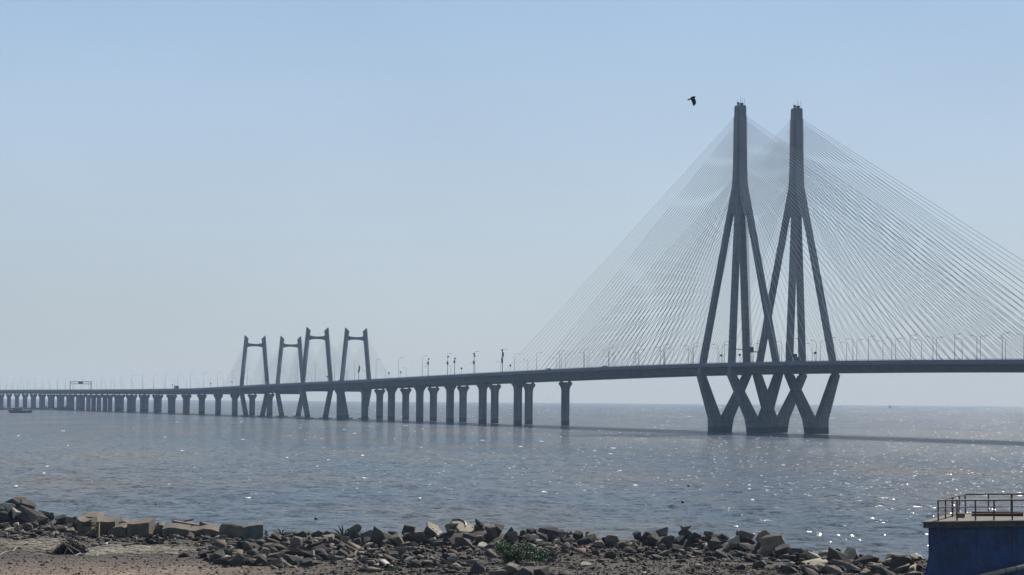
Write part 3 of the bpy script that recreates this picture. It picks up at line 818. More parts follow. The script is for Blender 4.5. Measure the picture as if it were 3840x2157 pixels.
# ------------------------------------------------------------------ bird
def bird():
    c = at_y(2600, 372, 140.0); s = 140/FPX        # metres per photograph pixel
    r_ = thing('bird', c, 'dark bird in flight with lowered wings, in the sky left of the tall pylons', 'bird')
    # tail at the left, body to the upper right, wings pointing down, flying away to the right
    bm = bmesh.new()
    def P(x, y, z=0): return Vector(((x-990)/24.1*s, z, -(y-640)/24.1*s))
    axis = [(500,700,.030),(600,680,.035),(720,610,.045),(840,545,.075),(950,510,.085),(1040,490,.07),(1110,455,.052),(1160,440,.04),(1200,430,.012)]
    mb = MB(); rings = []
    for i, (x, y, q) in enumerate(axis):
        p = P(x, y)
        rings.append([p + Vector((0, math.cos(t)*q*1.05, math.sin(t)*q)) for t in [2*math.pi*j/10 for j in range(10)]])
    mb.loft(rings)
    body = mb.build('body', M['feather'], r_, smooth=True, local=True)
    mb = MB()
    tl = [P(470,630,-.05),P(480,790,-.03),P(600,740,0),P(760,640,0),P(600,640,.06)]
    mb.loft([tl,[p+Vector((0,.012,.012)) for p in tl]]); mb.build('tail', M['feather'], r_, local=True)
    for sgn in (-1, 1):
        outl = [(760,600),(830,540),(1080,500),(1120,600),(1190,760),(1215,950),(1180,1130),(1090,1270),(1020,1150),(960,980),(880,830),(780,700)]
        def W(x, y, th):
            f = max(0,(y-560))/700; 
            return P(x + (0 if sgn < 0 else -40*f), y*(1 if sgn < 0 else .96)+(0 if sgn < 0 else 20), sgn*(.05 + .30*f) + th)
        mb = MB(); mb.loft([[W(x,y,0) for x,y in outl],[W(x,y,.018) for x,y in outl]]); mb.build('wing', M['feather'], r_, local=True)
bird()

# ------------------------------------------------------------------ rocks
def hull_mesh(name, n, dims, m, seed, bev=.03, flat=0):
    rng = random.Random(seed); bm = bmesh.new()
    for _ in range(n):
        v = Vector((rng.uniform(-1,1), rng.uniform(-1,1), rng.uniform(-1,1)))
        f = max(abs(v.x), abs(v.y), abs(v.z)); rr = v.length
        v = v/rr*(1/(.45*f/rr*1.0+.55))*rng.uniform(.86,1.0)
        bm.verts.new((v.x*dims[0]/2, v.y*dims[1]/2, v.z*dims[2]/2))
    ret = bmesh.ops.convex_hull(bm, input=bm.verts)
    bmesh.ops.delete(bm, geom=[g for g in ret['geom_interior'] if isinstance(g, bmesh.types.BMVert)], context='VERTS')
    bmesh.ops.dissolve_limit(bm, angle_limit=R(11), verts=bm.verts, edges=bm.edges)
    if bev: 
        try: bmesh.ops.bevel(bm, geom=list(bm.edges), offset=bev, segments=1, affect='EDGES', profile=.6)
        except Exception: pass
    bmesh.ops.recalc_face_normals(bm, faces=bm.faces)
    me = bpy.data.meshes.new(name); bm.to_mesh(me); bm.free()
    if m: me.materials.append(m)
    # normalise to unit box, base at 0
    co = np.array([v.co[:] for v in me.vertices]); lo, hi = co.min(0), co.max(0)
    co = (co-(lo+hi)/2)/(hi-lo); co[:,2] += .5
    me.vertices.foreach_set('co', co.astype(np.float32).ravel()); me.update()
    return me
ROCKS = {}
for tone in 'dmltp':
    ROCKS[tone] = [hull_mesh('rock', random.choice((9,11,14)), (1,1,1), M['rock_'+tone], 100+7*i+ord(tone), .018) for i in range(10)]
TONE = {'d':'dark', 'm':'grey-brown', 'l':'pale', 't':'tan', 'p':'pinkish'}
hand = """45,1905,90,40,d 28,1925,70,40,l 90,1912,60,35,d 110,1952,95,48,d 55,1955,38,42,l 70,1935,25,15,l 15,1962,50,40,d 165,1948,50,38,d
190,1952,25,30,d 150,1966,60,25,m 195,1972,32,16,l 232,1972,45,38,d 262,1966,40,30,m 280,1950,14,14,d 287,1962,22,18,l 270,1978,50,24,p 20,1985,45,25,m 100,1985,40,20,m 60,1975,26,14,l 128,1978,30,16,d 170,1990,40,18,m
220,1995,60,20,m 35,2000,36,18,l 80,2003,30,14,m 262,1998,40,14,m 8,1935,40,30,d 75,1900,40,22,p
1040,2030,48,36,m 1075,2018,40,22,d 1100,2010,35,18,d 1130,2014,40,22,d 1150,2008,35,20,d 1190,2012,45,22,d 1218,2016,50,22,d 1008,2032,25,22,m
760,2092,40,25,m 810,2108,72,38,d 855,2116,50,30,m 868,2106,22,18,l 890,2122,52,42,d 905,2085,30,28,l 937,2078,58,46,d 985,2098,40,44,t 1010,2078,42,40,m 1030,2115,62,45,d 1052,2072,25,30,m
1085,2118,52,45,d 1110,2066,45,52,m 1138,2088,42,48,d 1122,2118,36,25,l 1165,2098,32,35,l 1190,2084,60,38,d 1215,2052,42,36,p 1190,2032,32,15,l 1165,2052,26,36,d 1080,2050,28,20,m 1000,2056,34,22,m 940,2052,26,18,m 975,2124,46,34,d 1060,2126,40,24,m
830,2080,36,20,m 690,2090,42,20,m 870,2070,24,16,l 1150,2125,44,28,d
1225,2048,58,44,m 1215,2085,44,30,d 1285,2058,42,45,m 1330,2000,52,34,m 1320,2042,62,50,d 1370,2028,46,40,p 1336,2052,32,36,d 1420,2044,78,62,d 1375,2056,60,18,l 1455,2050,18,38,l 1475,2012,32,22,m 1485,2050,62,44,m 1525,2008,46,42,d
1532,2034,42,34,m 1570,2040,64,44,m 1605,2024,60,46,d 1700,1998,48,36,m 1800,1974,32,30,d 1830,2014,62,46,m 1870,2004,46,46,d 1905,2018,36,40,d 1740,2060,58,48,d 1800,2042,42,30,m 1815,2062,50,22,l
1500,2092,44,42,m 1470,2098,40,30,d 1540,2106,40,18,l 1395,2082,36,26,m 1440,2052,36,26,d 1760,2030,50,34,d 1670,2046,50,30,d 1640,2052,46,24,m 1280,2090,44,30,d 1240,2105,36,22,m 1560,2128,44,24,d 1600,2118,34,16,m 1440,2118,40,22,d 1385,2125,44,22,p 1690,2092,34,15,l 1790,2150,52,42,d 1805,2125,30,20,m
1930,2034,52,40,m 1960,2010,40,24,d 1995,2038,50,33,l 1990,2010,42,28,d 2060,2018,82,48,d 2036,2034,42,40,d 2102,2024,52,32,m 2080,2048,30,22,l 2165,2018,36,26,d 2215,2020,42,26,t 2295,2044,56,38,m 2372,2052,34,12,l 2385,2024,36,30,d 2140,2045,40,26,m 2190,2042,44,24,d 2245,2052,40,22,m 2330,2054,44,20,m
1905,2168,100,50,m 1965,2175,84,48,d 2020,2172,90,46,d 1860,2172,70,40,m 1990,2130,40,25,m 2060,2110,42,18,d 2200,2125,44,14,l 2265,2112,46,16,m 2370,2112,40,18,d 2120,2160,44,22,d 2360,2090,34,14,m
2425,2014,42,22,d 2422,2026,40,14,l 2452,2044,58,42,d 2485,2010,44,30,p 2502,2052,62,44,d 2580,1994,42,28,m 2560,2004,26,20,d 2596,2034,52,36,d 2616,2024,28,14,l 2555,2034,30,20,l 2550,2064,52,15,l 2660,2014,36,22,m 2686,2030,32,26,l 2712,2024,42,24,d
2680,2058,56,34,d 2762,2054,46,40,l 2790,2018,62,30,p 2800,2062,52,30,d 2868,2034,48,44,t 2906,2064,84,56,t 2890,2086,88,38,t 2838,2098,34,16,l 2942,2082,62,32,d 2990,2088,60,30,m 2970,2118,40,12,l 2700,2098,60,34,d 2740,2090,40,24,m 2640,2060,36,22,m 2620,2085,40,20,d 2780,2090,44,24,d 2610,2130,40,16,l 2500,2086,50,22,m 2460,2100,44,18,d 2560,2100,34,16,m 2850,2130,52,26,d 2780,2135,44,20,m
3020,2102,50,36,m 3050,2100,46,24,l 3096,2098,46,28,t 3136,2104,72,44,d 3186,2096,62,48,l 3140,2078,32,22,d 3236,2098,30,22,d 3250,2124,92,36,d 3056,2128,110,20,l 3160,2132,80,28,m 3205,2146,62,28,m 3330,2118,60,24,l 3362,2108,80,28,t 3400,2146,110,52,d 3440,2100,50,22,l 3292,2150,62,30,m 3330,2165,60,34,d 3120,2155,70,30,m 3040,2160,64,32,d 2960,2150,60,26,d 3250,2165,60,28,m 3420,2170,60,30,m 3380,2124,50,24,m"""
SEGS = [(-50,290,'far left shore heap'), (290,1000,'rubble before the block row'), (1000,1260,'heap left of the rusty pipe'), (1260,1620,'ridge right of the rusty pipe'), (1620,1860,'ridge around the grooved slab'), (1860,2340,'ridge behind the green bush'), (2340,2740,'heap right of the bush'), (2740,3000,'heap around the big tan boulder'), (3000,3500,'stones beside the blue tarpaulin')]
rl = []
for t in hand.split():
    a = t.split(','); rl.append((float(a[0]), float(a[1]), float(a[2]), float(a[3]), a[4]))
cnt = {}
ALLR = []
def rock(px, py, wpx, hpx, tone, label, group, sink=.18):
    p = on_ground(px, py); sc = p.y/FPX
    me = random.choice(ROCKS[tone]); gz = tz(p.x, p.y)
    o = link('boulder', me)
    w_ = wpx*sc; h_ = hpx*sc
    o.scale = (w_*1.08, w_*random.uniform(.75,1.05), h_*1.2)
    o.rotation_euler = (random.uniform(-.05,.38), random.uniform(-.3,.3), random.uniform(-.5,.5))
    o.location = p + Vector((0, w_*.3, -h_*sink))
    tag(o, label, 'boulder', group); ALLR.append(o)
    if p.z - gz > .12:          # stands on another stone of the heap
        b_ = link('boulder', random.choice(ROCKS[random.choice('dmd')])); q = w_*1.5
        b_.scale = (q, q*.9, (p.z-gz)+h_*.55); b_.location = (p.x+random.uniform(-.1,.1), p.y+w_*.35, gz-.15); b_.rotation_euler = (0,0,random.uniform(0,3))
        tag(b_, label.split(',')[0] and 'stone half hidden under the top stones, ' + group.replace('boulders of the ','').replace('smaller ','').split(' stones of the ')[-1], 'boulder', 'half hidden lower stones of ' + group.replace('boulders of the ','').split(' stones of the ')[-1])
    return o
for px, py, wp, hp, tone in sorted(rl):
    si = next(i for i, s in enumerate(SEGS) if s[0] <= px < s[1])
    base_y = np.interp(px, [a for a, b in PXB], [b for a, b in PXB])
    rowt = 'front' if py > base_y+12 else 'top'
    key = (si, tone, rowt); k = cnt.get(key, 0); cnt[key] = k+1
    rock(px, py, wp, hp, tone, f'{TONE[tone]} boulder, {ordw(k)} such from the left, {rowt} of {SEGS[si][2]}', 'boulders of the ' + SEGS[si][2])
# the fill between them, smaller and alike
for k in range(60):
    px = random.uniform(-30, 3460); si = next(i for i, s in enumerate(SEGS) if s[0] <= px < s[1])
    if 290 < px < 1000: continue
    base_y = np.interp(px, [a for a, b in PXB], [b for a, b in PXB]); cy = np.interp(px, [a for a, b in PXC], [b for a, b in PXC])
    py = random.uniform(cy+4, base_y+14)
    s = random.uniform(18, 38)
    tone = random.choice('ddmmmlp')
    rock(px, py, s, s*random.uniform(.5,.8), tone, f'smaller {TONE[tone]} stone packed among bigger ones, {SEGS[si][2]}', f'smaller {TONE[tone]} stones of the ' + SEGS[si][2])

# special slabs of the ridge
def slab_thing(px, py, wpx, hpx, label, m, rot, thick=.25, holes=(), poly=None, ycorr=0):
    p = on_ground(px, py); sc = p.y/FPX
    r_ = thing('stone_slab', p + Vector((0,.2,0)), label, 'stone slab')
    poly = poly or [(-.5,0),(.5,0),(.5,1),(-.5,1)]
    Rm = Matrix.Rotation(rot[2],4,'Z') @ Matrix.Rotation(rot[0],4,'X') @ Matrix.Rotation(rot[1],4,'Y')
    fr = [Vector((x*wpx*sc, 0, z*hpx*sc)) for x, z in poly]
    mb = MB(); mb.loft([[Rm @ (v+Vector((0,thick,0))) for v in fr], [Rm @ v for v in fr]]); o = mb.build('slab_body', m, r_, local=True)
    for (hx, hz, hr) in holes:
        mb = MB(); c = Vector((hx*wpx*sc, -.004, hz*hpx*sc))
        rg = [c + Vector((math.cos(t)*hr*sc*wpx, 0, math.sin(t)*hr*sc*wpx)) for t in [2*math.pi*j/10 for j in range(10)]]
        mb.loft([[Rm @ v for v in rg], [Rm @ (v+Vector((0,-.02,0))) for v in rg]]); mb.build('bolt_hole', M['dark'], r_, local=True)
    return r_, Rm, sc
slab_thing(1650, 2020, 66, 125, 'tilted pale slab with three dark holes standing on the shore ridge', M['rock_l'], (R(-62),0,R(30)), .22,
           ((.05,.55,.05),(.18,.42,.05),(.0,.3,.05)), [(-.35,.35),(.42,0),(.5,.72),(.05,1.0)])
r_, Rm, sc = slab_thing(1755, 2000, 78, 100, 'pale slab with a dark curved groove on top of the ridge', M['rock_l'], (R(-62),0,R(24)), .25, ((.42,.38,.04),), [(-.35,.1),(.4,0),(.5,.5),(.1,1.0),(-.5,.92)])
mb = MB(); mb.tube([Rm @ Vector((x*78*sc, -.02, z*100*sc)) for x, z in ((-.42,.9),(0,.93),(.16,.8),(.17,.6),(.08,.45))], .045, 5); mb.build('groove', M['dark'], r_, local=True)
slab_thing(1351, 2080, 46, 22, 'bright cream stone plate lying beside the lower end of the rusty pipe', M['rock_l'], (R(-62),0,R(10)), .12, (), [(-.5,.35),(.35,-.3),(.5,0),(.4,.9),(-.35,1.2)])
slab_thing(3120, 2122, 150, 14, 'long thin pale slab lying flat among stones left of the tarpaulin', M['rock_l'], (R(-20),R(-5),R(6)), .5)

# rusty pipe lying down the heap
a, b = on_ground(1255, 2046)+Vector((0,0,.35)), on_ground(1358, 2086)+Vector((0,-.3,.12))
r_ = thing('rusty_pipe', b, 'long rusty brown pipe lying slantwise down the heap', 'pipe')
mb = MB(); mb.tube([a, a.lerp(b,.5), b], .085, 10); mb.build('pipe_wall', M['rust'], r_)
mb = MB(); mb.tube([b, b+(b-a).normalized()*.03], .10, 10); mb.build('flange', M['rail'], r_)

# ------------------------------------------------------------------ row of concrete blocks
def block(px, py, wpx, hpx, depth, label, m, top=None, rotz=0.0, tilt=0.0, thing_name='concrete_block', pitch=R(7)):
    p = on_ground(px, py); sc = p.y/FPX; w_, h_ = wpx*sc, hpx*sc
    r_ = thing(thing_name, p + Vector((0,depth/2,-.08)), label, 'concrete block')
    top = top or [1,1,1,1,1]
    n = len(top); Rz = Matrix.Rotation(rotz,4,'Z') @ Matrix.Rotation(tilt,4,'Y') @ Matrix.Rotation(pitch,4,'X')
    pr = [(-w_/2, -.05), (w_/2, -.05)] + [(w_/2 - w_*k/(n-1), h_*top[n-1-k]) for k in range(n)]
    mb = MB()
    bev = .04
    prI = [(x*(1-bev), max(z, -.05)-(.03 if z > 0 else 0)) for x, z in pr]
    mb.loft([[Rz @ Vector((x, -depth/2-.0, z)) for x, z in prI], [Rz @ Vector((x, -depth/2+.04, z)) for x, z in pr], [Rz @ Vector((x, depth/2-.04, z)) for x, z in pr], [Rz @ Vector((x, depth/2, z)) for x, z in prI]])
    mb.build('block_body', m, r_, local=True)
    return r_, Rz, w_, h_, depth
r_, Rz, w_, h_, dp = block(322, 2012, 56, 76, 1.4, 'hollow concrete frame block at the left end of the block row', M['block'], [1,.88,.84,.9,.97], R(-6))
mb = MB(); mb.box(Rz @ Vector((.12,-dp/2-.005,h_*.74)), w_*.5, .05, h_*.22, Rz@Vector((1,0,0)), Rz@Vector((0,1,0))); mb.build('recess', M['dark'], r_, local=True)
mb = MB(); mb.box(Rz @ Vector((0,-dp/2-.02,h_*.42)), w_*.92, .10, .07, Rz@Vector((1,0,0)), Rz@Vector((0,1,0))); mb.build('ledge', M['block'], r_, local=True)
block(388, 2008, 80, 70, 2.2, 'large concrete block with a sagging top, behind the small wooden crate', M['block'], [1,.93,.90,.89,.92], R(3))
block(335, 1952, 82, 26, 2.0, 'pale slab lying behind the left end of the block row', M['block'], [.8,1,.95,1,.7], R(4))
block(448, 2014, 72, 46, 1.8, 'low concrete block with a notched sunlit top', M['block'], [.75,.98,1.05,1.1,.95], R(-10))
block(452, 1992, 58, 46, 1.2, 'dark rear block behind the low notched one', M['block'], [.8,.9,1,.95,.8], R(12))
block(522, 2016, 82, 68, 2.0, 'tall square concrete block with a flat sunlit top', M['block'], [.93,.90,.93,.97,1.0], R(-4))
block(590, 2006, 48, 46, 1.4, 'dark sloping block right of the tall square one', M['block'], [.35,.7,1,1,.8], R(10))
block(656, 2012, 100, 44, 1.8, 'long low concrete block with a bulging bright top', M['block'], [.86,1.0,.98,.88,.82], R(2))
block(767, 2014, 120, 42, 1.8, 'longest low block with a wavy pale rim', M['block'], [.80,.78,.98,.92,.68], R(-3))
r_, Rz, w_, h_, dp = block(945, 2029, 76, 70, 1.5, 'square mossy concrete block with faint rings on its face, right end of the row', M['block_g'], [.84,.93,.96,.99,1.0], R(5), R(-1))
for q in (.42, .27):
    mb = MB(); pts = [Rz @ Vector((math.cos(t)*w_*q, -dp/2-.012, h_*.36+math.sin(t)*w_*q)) for t in [math.pi*j/14 for j in range(15)]]
    mb.tube(pts, .022, 5); mb.build('ring_relief', M['block_g'], r_, local=True)
# barrel-like round block
p = on_ground(866, 2022); sc = p.y/FPX
r_ = thing('concrete_cylinder', p+Vector((0,.6,-.05)), 'barrel-shaped concrete cylinder between the low blocks and the mossy square block', 'concrete block')
mb = MB(); rg = []
ax = Vector((.86,-.5,-.12)).normalized(); sd = ax.cross(Vector((0,0,1))).normalized(); upv = sd.cross(ax)
for t, q in ((-.72,.40),(-.68,.46),(0,.53),(.60,.50),(.66,.44)):
    rg.append([Vector((0,0,.47)) + ax*t + (sd*math.cos(a_)+upv*math.sin(a_))*q for a_ in [2*math.pi*j/20 for j in range(20)]])
mb.loft(rg); mb.build('cylinder_wall', M['block'], r_, local=True)
# beams and planks lying behind
def beam(pxa, pya, pxb, pyb, Y, th, label, m, name='plank'):
    a, b = at_y(pxa, pya, Y), at_y(pxb, pyb, Y+.6); c = (a+b)/2; d = (b-a).normalized(); ez = d.cross(Vector((0,1,0))).normalized(); ey = ez.cross(d)
    r_ = thing(name, c, label, 'beam')
    mb = MB(); mb.box(Vector((0,0,0)), (b-a).length, .9, th, d, ey, ez); mb.build('beam_body', m, r_, local=True)
beam(650, 1958, 752, 1974, 168.5, .22, 'pinkish concrete beam lying behind the long low block', M['rock_p'])
beam(678, 1957, 708, 1951, 169.4, .12, 'short dark plank crossed on the beam end', M['block'])
beam(755, 1966, 838, 1983, 168.0, .26, 'second pinkish beam lying behind the longest low block', M['rock_p'])
# wooden crate
p = on_ground(360, 2013); sc = p.y/FPX
r_ = thing('wooden_crate', p+Vector((0,-.25,0)), 'small wooden crate with sunlit boards in front of the sagging block', 'crate')
w_, h_ = 26*sc, 54*sc
for x in (-w_/2, w_/2):
    mb = MB(); mb.box(Vector((x,0,h_/2)), .06, .4, h_, ); mb.build('side_board', M['wood_b'], r_, local=True)
mb = MB(); mb.box(Vector((0,0,h_+.03)), w_+.12, .46, .06); mb.build('top_board', M['wood_b'], r_, local=True)
mb = MB(); mb.box(Vector((0,-.18,h_*.78)), w_, .04, h_*.16); mb.build('front_board', M['wood_b'], r_, local=True)
mb = MB(); mb.box(Vector((0,.1,h_*.32)), w_*.9, .1, h_*.6, (1,0,0), (0,.8,.6), (0,-.6,.8)); mb.build('back_board', M['wood_b'], r_, local=True)

# ------------------------------------------------------------------ small rubble
def rubble(name, count, pxr, pyr, size, m, seed, bias=None):
    rng = np.random.default_rng(seed); protos = []
    for i in range(6):
        me = hull_mesh('stone', 9, (1,1,1), None, 500+i+seed*10, 0); bm = bmesh.new(); bm.from_mesh(me); bmesh.ops.triangulate(bm, faces=bm.faces)
        protos.append((np.array([v.co[:] for v in bm.verts]), np.array([[v.index for v in f.verts] for f in bm.faces]))); bm.free(); bpy.data.meshes.remove(me)
    px = rng.uniform(*pxr, count*3); py = pyr[0] + (pyr[1]-pyr[0])*rng.random(count*3)
    # drop to a level plane, then settle on the terrain
    ax_ = px-1920; by = 1078.5-py; a = (ax_*cr-by*sr)/FPX; b = (ax_*sr+by*cr)/FPX; dy = cp-b*sp; dz = sp+b*cp
    z = np.full_like(px, 3.0)
    for _ in range(6):
        t = (z-EYE)/dz; X = a*t; Y = dy*t; z = np.clip(.5*z+.5*terrain(X, Y), 1.0, 6.0)
    t = (z-EYE)/dz; X = a*t; Y = dy*t; Z = terrain(X, Y)
    keep = np.abs(Z-z) < .5
    if bias is not None: keep &= rng.random(len(px)) < bias(px, py, X, Y)
    X, Y, Z = X[keep][:count], Y[keep][:count], Z[keep][:count]; k = len(X)
    S = np.exp(rng.normal(math.log(size), .5, k)).clip(size*.35, size*3.2)
    VV, FF = [], []; base = 0
    ang = rng.uniform(0, 6.28, k); fl = rng.uniform(.3,.8,k); el = rng.uniform(.7,1.6,k); tx = rng.normal(0,.3,k)
    which = rng.integers(0, 6, k)
    for i in range(6):
        idx = np.where(which == i)[0]; v, f = protos[i]
        if not len(idx): continue
        c, s_ = np.cos(ang[idx])[:,None], np.sin(ang[idx])[:,None]
        vx = v[None,:,0]*(S[idx]*el[idx])[:,None]; vy = v[None,:,1]*S[idx][:,None]; vz = (v[None,:,2]-.25)*(S[idx]*fl[idx])[:,None]
        vz = vz + vx*np.sin(tx[idx])[:,None]
        P = np.stack([vx*c-vy*s_+X[idx][:,None], vx*s_+vy*c+Y[idx][:,None], vz+Z[idx][:,None]], -1)
        VV.append(P.reshape(-1,3)); FF.append((f[None]+ (np.arange(len(idx))*len(v))[:,None,None] + base).reshape(-1,3)); base += len(idx)*len(v)
    V = np.concatenate(VV); F = np.concatenate(FF)
    me = bpy.data.meshes.new(name); me.vertices.add(len(V)); me.vertices.foreach_set('co', V.astype(np.float32).ravel())
    me.loops.add(F.size); me.loops.foreach_set('vertex_index', F.ravel().astype(np.int32))
    me.polygons.add(len(F)); me.polygons.foreach_set('loop_start', np.arange(0, F.size, 3, dtype=np.int32)); me.polygons.foreach_set('loop_total', np.full(len(F),3,dtype=np.int32))
    me.materials.append(m); me.update(calc_edges=True)
    return tag(link(name, me), kind='stuff')
def isl_mat(name, cols):
    m = bpy.data.materials.new(name); N, L = nodes(m); b = N['Principled BSDF']; b.inputs['Roughness'].default_value = .92
    g = N.new('ShaderNodeNewGeometry'); r_ = ramp(N, cols); r_.color_ramp.interpolation = 'CONSTANT'
    L.new(g.outputs['Random Per Island'], r_.inputs[0]); L.new(r_.outputs[0], b.inputs['Base Color']); return m
M['rub'] = isl_mat('rubble_stones', [(0,(.035,.029,.024)),(.25,(.06,.048,.037)),(.5,(.10,.078,.055)),(.7,(.17,.138,.095)),(.86,(.28,.24,.17)),(.94,(.16,.09,.06)),(.985,(.5,.47,.4))])
M['grit'] = isl_mat('grit_stones', [(0,(.028,.021,.016)),(.4,(.05,.037,.027)),(.75,(.10,.078,.054)),(.94,(.28,.24,.19)),(.99,(.45,.42,.37))])
base_of = lambda px: np.interp(px, [a for a, b in PXB], [b for a, b in PXB])
ridge = lambda px, py, X, Y: np.exp(-((py-base_of(px)+8)/30)**2)
rubble('rubble', 8500, (-60, 3480), (1890, 2150), .22, M['rub'], 1, ridge)
pile = lambda px, py, X, Y: np.exp(-((px-1020)/190)**4-((py-2085)/36)**4)
rubble('rubble', 520, (760, 1280), (2030, 2135), .36, M['rub'], 5, pile)
rubble('rubble', 260, (1280, 1780), (2085, 2150), .22, M['rub'], 6)
rightside = lambda px, py, X, Y: (.10 + .9*np.clip((px-600-(2150-py)*3)/1100, 0, 1))*(.35+.65*(fbm(X/1.6, Y/1.6, 2) > .5))
rubble('rubble', 11000, (-60, 3520), (1990, 2175), .075, M['rub'], 2, rightside)
rubble('gravel', 15000, (-80, 3520), (1985, 2180), .04, M['grit'], 3)

# ------------------------------------------------------------------ brush, sticks, litter
p = on_ground(262, 2078)
r_ = thing('brush_pile', p, 'dark heap of burnt brush with pale sticks crossed over it', 'brush pile')
mb = MB(); rng = random.Random(3)
for k in range(420):
    u1, v1 = rng.gauss(0,.45), rng.gauss(0,.3); hmax = max(0,.62*(1-(u1/.95)**2))*rng.random()
    c = Vector((u1, v1, hmax)); d = Vector((rng.uniform(-1,1), rng.uniform(-.6,.6), rng.uniform(-.5,.5))).normalized()*rng.uniform(.1,.35)
    mb.tube([c-d, c+d*.3+Vector((0,0,.03)), c+d], .014, 4)
o = mb.build('twigs', M['brush'], r_, local=True); o['kind'] = 'stuff'
me = hull_mesh('ash_heap', 30, (1,1,1), M['brush'], 77, .02); o = link('ash_heap', me, r_, (0,0,-.05)); o.scale = (1.7,.9,.5)
def stick(pa, pb, rad, label, lift=(.02,.02), m='wood', bend=.06):
    a, b = on_ground(*pa)+Vector((0,0,lift[0])), on_ground(*pb)+Vector((0,0,lift[1]))
    r_ = thing('dry_branch', a, label, 'branch', 'dry branches on the soil')
    mid = a.lerp(b,.5)+Vector((0,0,bend)); mb = MB(); mb.tube([a, a.lerp(mid,.6)+Vector((.02,0,.02)), mid, b], [rad, rad, rad*.85, rad*.5], 6); mb.build('branch_wood', M[m], r_)
    mb = MB(); q = mid; mb.tube([q, q+(b-a).normalized()*.2+Vector((.03,.05,.14))], [rad*.5,rad*.25], 5); mb.build('twig', M[m], r_)
def stick3(pa, pb, Y, rad, label, m='wood'):
    a, b = at_y(*pa, Y), at_y(*pb, Y-.4)
    r_ = thing('dry_branch', b, label, 'branch', 'dry branches on the soil')
    mb = MB(); mb.tube([a, a.lerp(b,.5)+Vector((0,0,.03)), b], [rad*.6, rad, rad], 6); mb.build('branch_wood', M[m], r_)
    mb = MB(); q = a.lerp(b,.3); mb.tube([q, q+Vector((.12,0,.12))], rad*.4, 5); mb.build('twig', M[m], r_)
Yb_ = p.y-.4
stick3((212,2010), (282,2084), Yb_, .035, 'pale stick leaning over the dark brush heap, running down to the right')
stick3((255,2018), (196,2072), Yb_-.3, .035, 'pale stick leaning over the dark brush heap, running down to the left')
stick3((228,2030), (300,2070), Yb_-.5, .028, 'thinner pale stick lying over the middle of the dark brush heap')
stick3((270,2032), (238,2082), Yb_-.6, .025, 'thin short stick on the front of the dark brush heap')
stick((280,2086), (345,2066), .035, 'pale branch lying just right of the dark brush heap')
stick((362,2088), (374,2072), .035, 'short pale forked stick right of the dark brush heap')
stick((48,2070), (68,2050), .035, 'short bent pale stick at the left edge of the soil')
stick((0,2084), (35,2068), .03, 'thin pale stick running out of the frame at the left edge')
stick((250,2011), (320,2016), .05, 'long pale board-like branch lying in front of the hollow frame block')
stick((232,1974), (272,1976), .07, 'pale fallen branch under the stones at the left end of the block row')
def reeds():
    mb = MB(); rng = random.Random(9)
    for k in range(520):
        if rng.random() < .75: px = rng.uniform(300, 655); py = 2072-(px-300)*.02+rng.gauss(0,7)
        else: px = rng.uniform(-20,190); py = 2046+rng.gauss(0,12)
        a = on_ground(px, py); l_ = rng.uniform(.4,1.9); an = rng.gauss(.05,.25)
        d = Vector((math.cos(an), math.sin(an)*1.5, 0))*l_
        b = a+d; b.z = tz(b.x, b.y)+.02; h_ = rng.uniform(.02,.12)
        mb.tube([a+Vector((0,0,.02)), (a+b)/2+Vector((0,0,h_)), b], rng.uniform(.018,.038), 3)
    tag(mb.build('dry_reeds', M['reed']), kind='stuff')
reeds()
def litter(px, py, s, m, label, seed):
    p = on_ground(px, py); r_ = thing('litter', p, label, 'litter'); rng = random.Random(seed); mb = MB()
    n = 7; rg = [Vector((math.cos(2*math.pi*k/n)*s*rng.uniform(.6,1.1), math.sin(2*math.pi*k/n)*s*.6*rng.uniform(.6,1.1), rng.uniform(.02,.12)*s*3)) for k in range(n)]
    c = Vector((0,0,s*.5)); mb.add(rg+[c], [(k,(k+1)%n,n) for k in range(n)]); mb.add([v*.9-Vector((0,0,.02)) for v in rg], [tuple(range(n))]); mb.build('crumpled_sheet', m, r_, local=True)
M['redcloth'] = mat('red_cloth', (.25,.03,.03), (.15,.02,.02), .8, 8)
M['blackcloth'] = mat('black_cloth', (.04,.025,.025), (.02,.015,.015), .8, 8)
litter(172, 2008, .16, M['white'], 'crumpled white scrap on the soil left of the block row', 1)
litter(188, 2003, .08, M['white'], 'tiny white scrap just right of the bigger white scrap', 2)
litter(70, 2106, .15, M['redcloth'], 'small red rag on the bare soil at lower left', 3)
litter(470, 2114, .26, M['blackcloth'], 'flat dark maroon rag on the soil below the block row', 4)
litter(380, 2134, .12, M['white'], 'thin pale scrap on the bare soil near the bottom edge', 5)

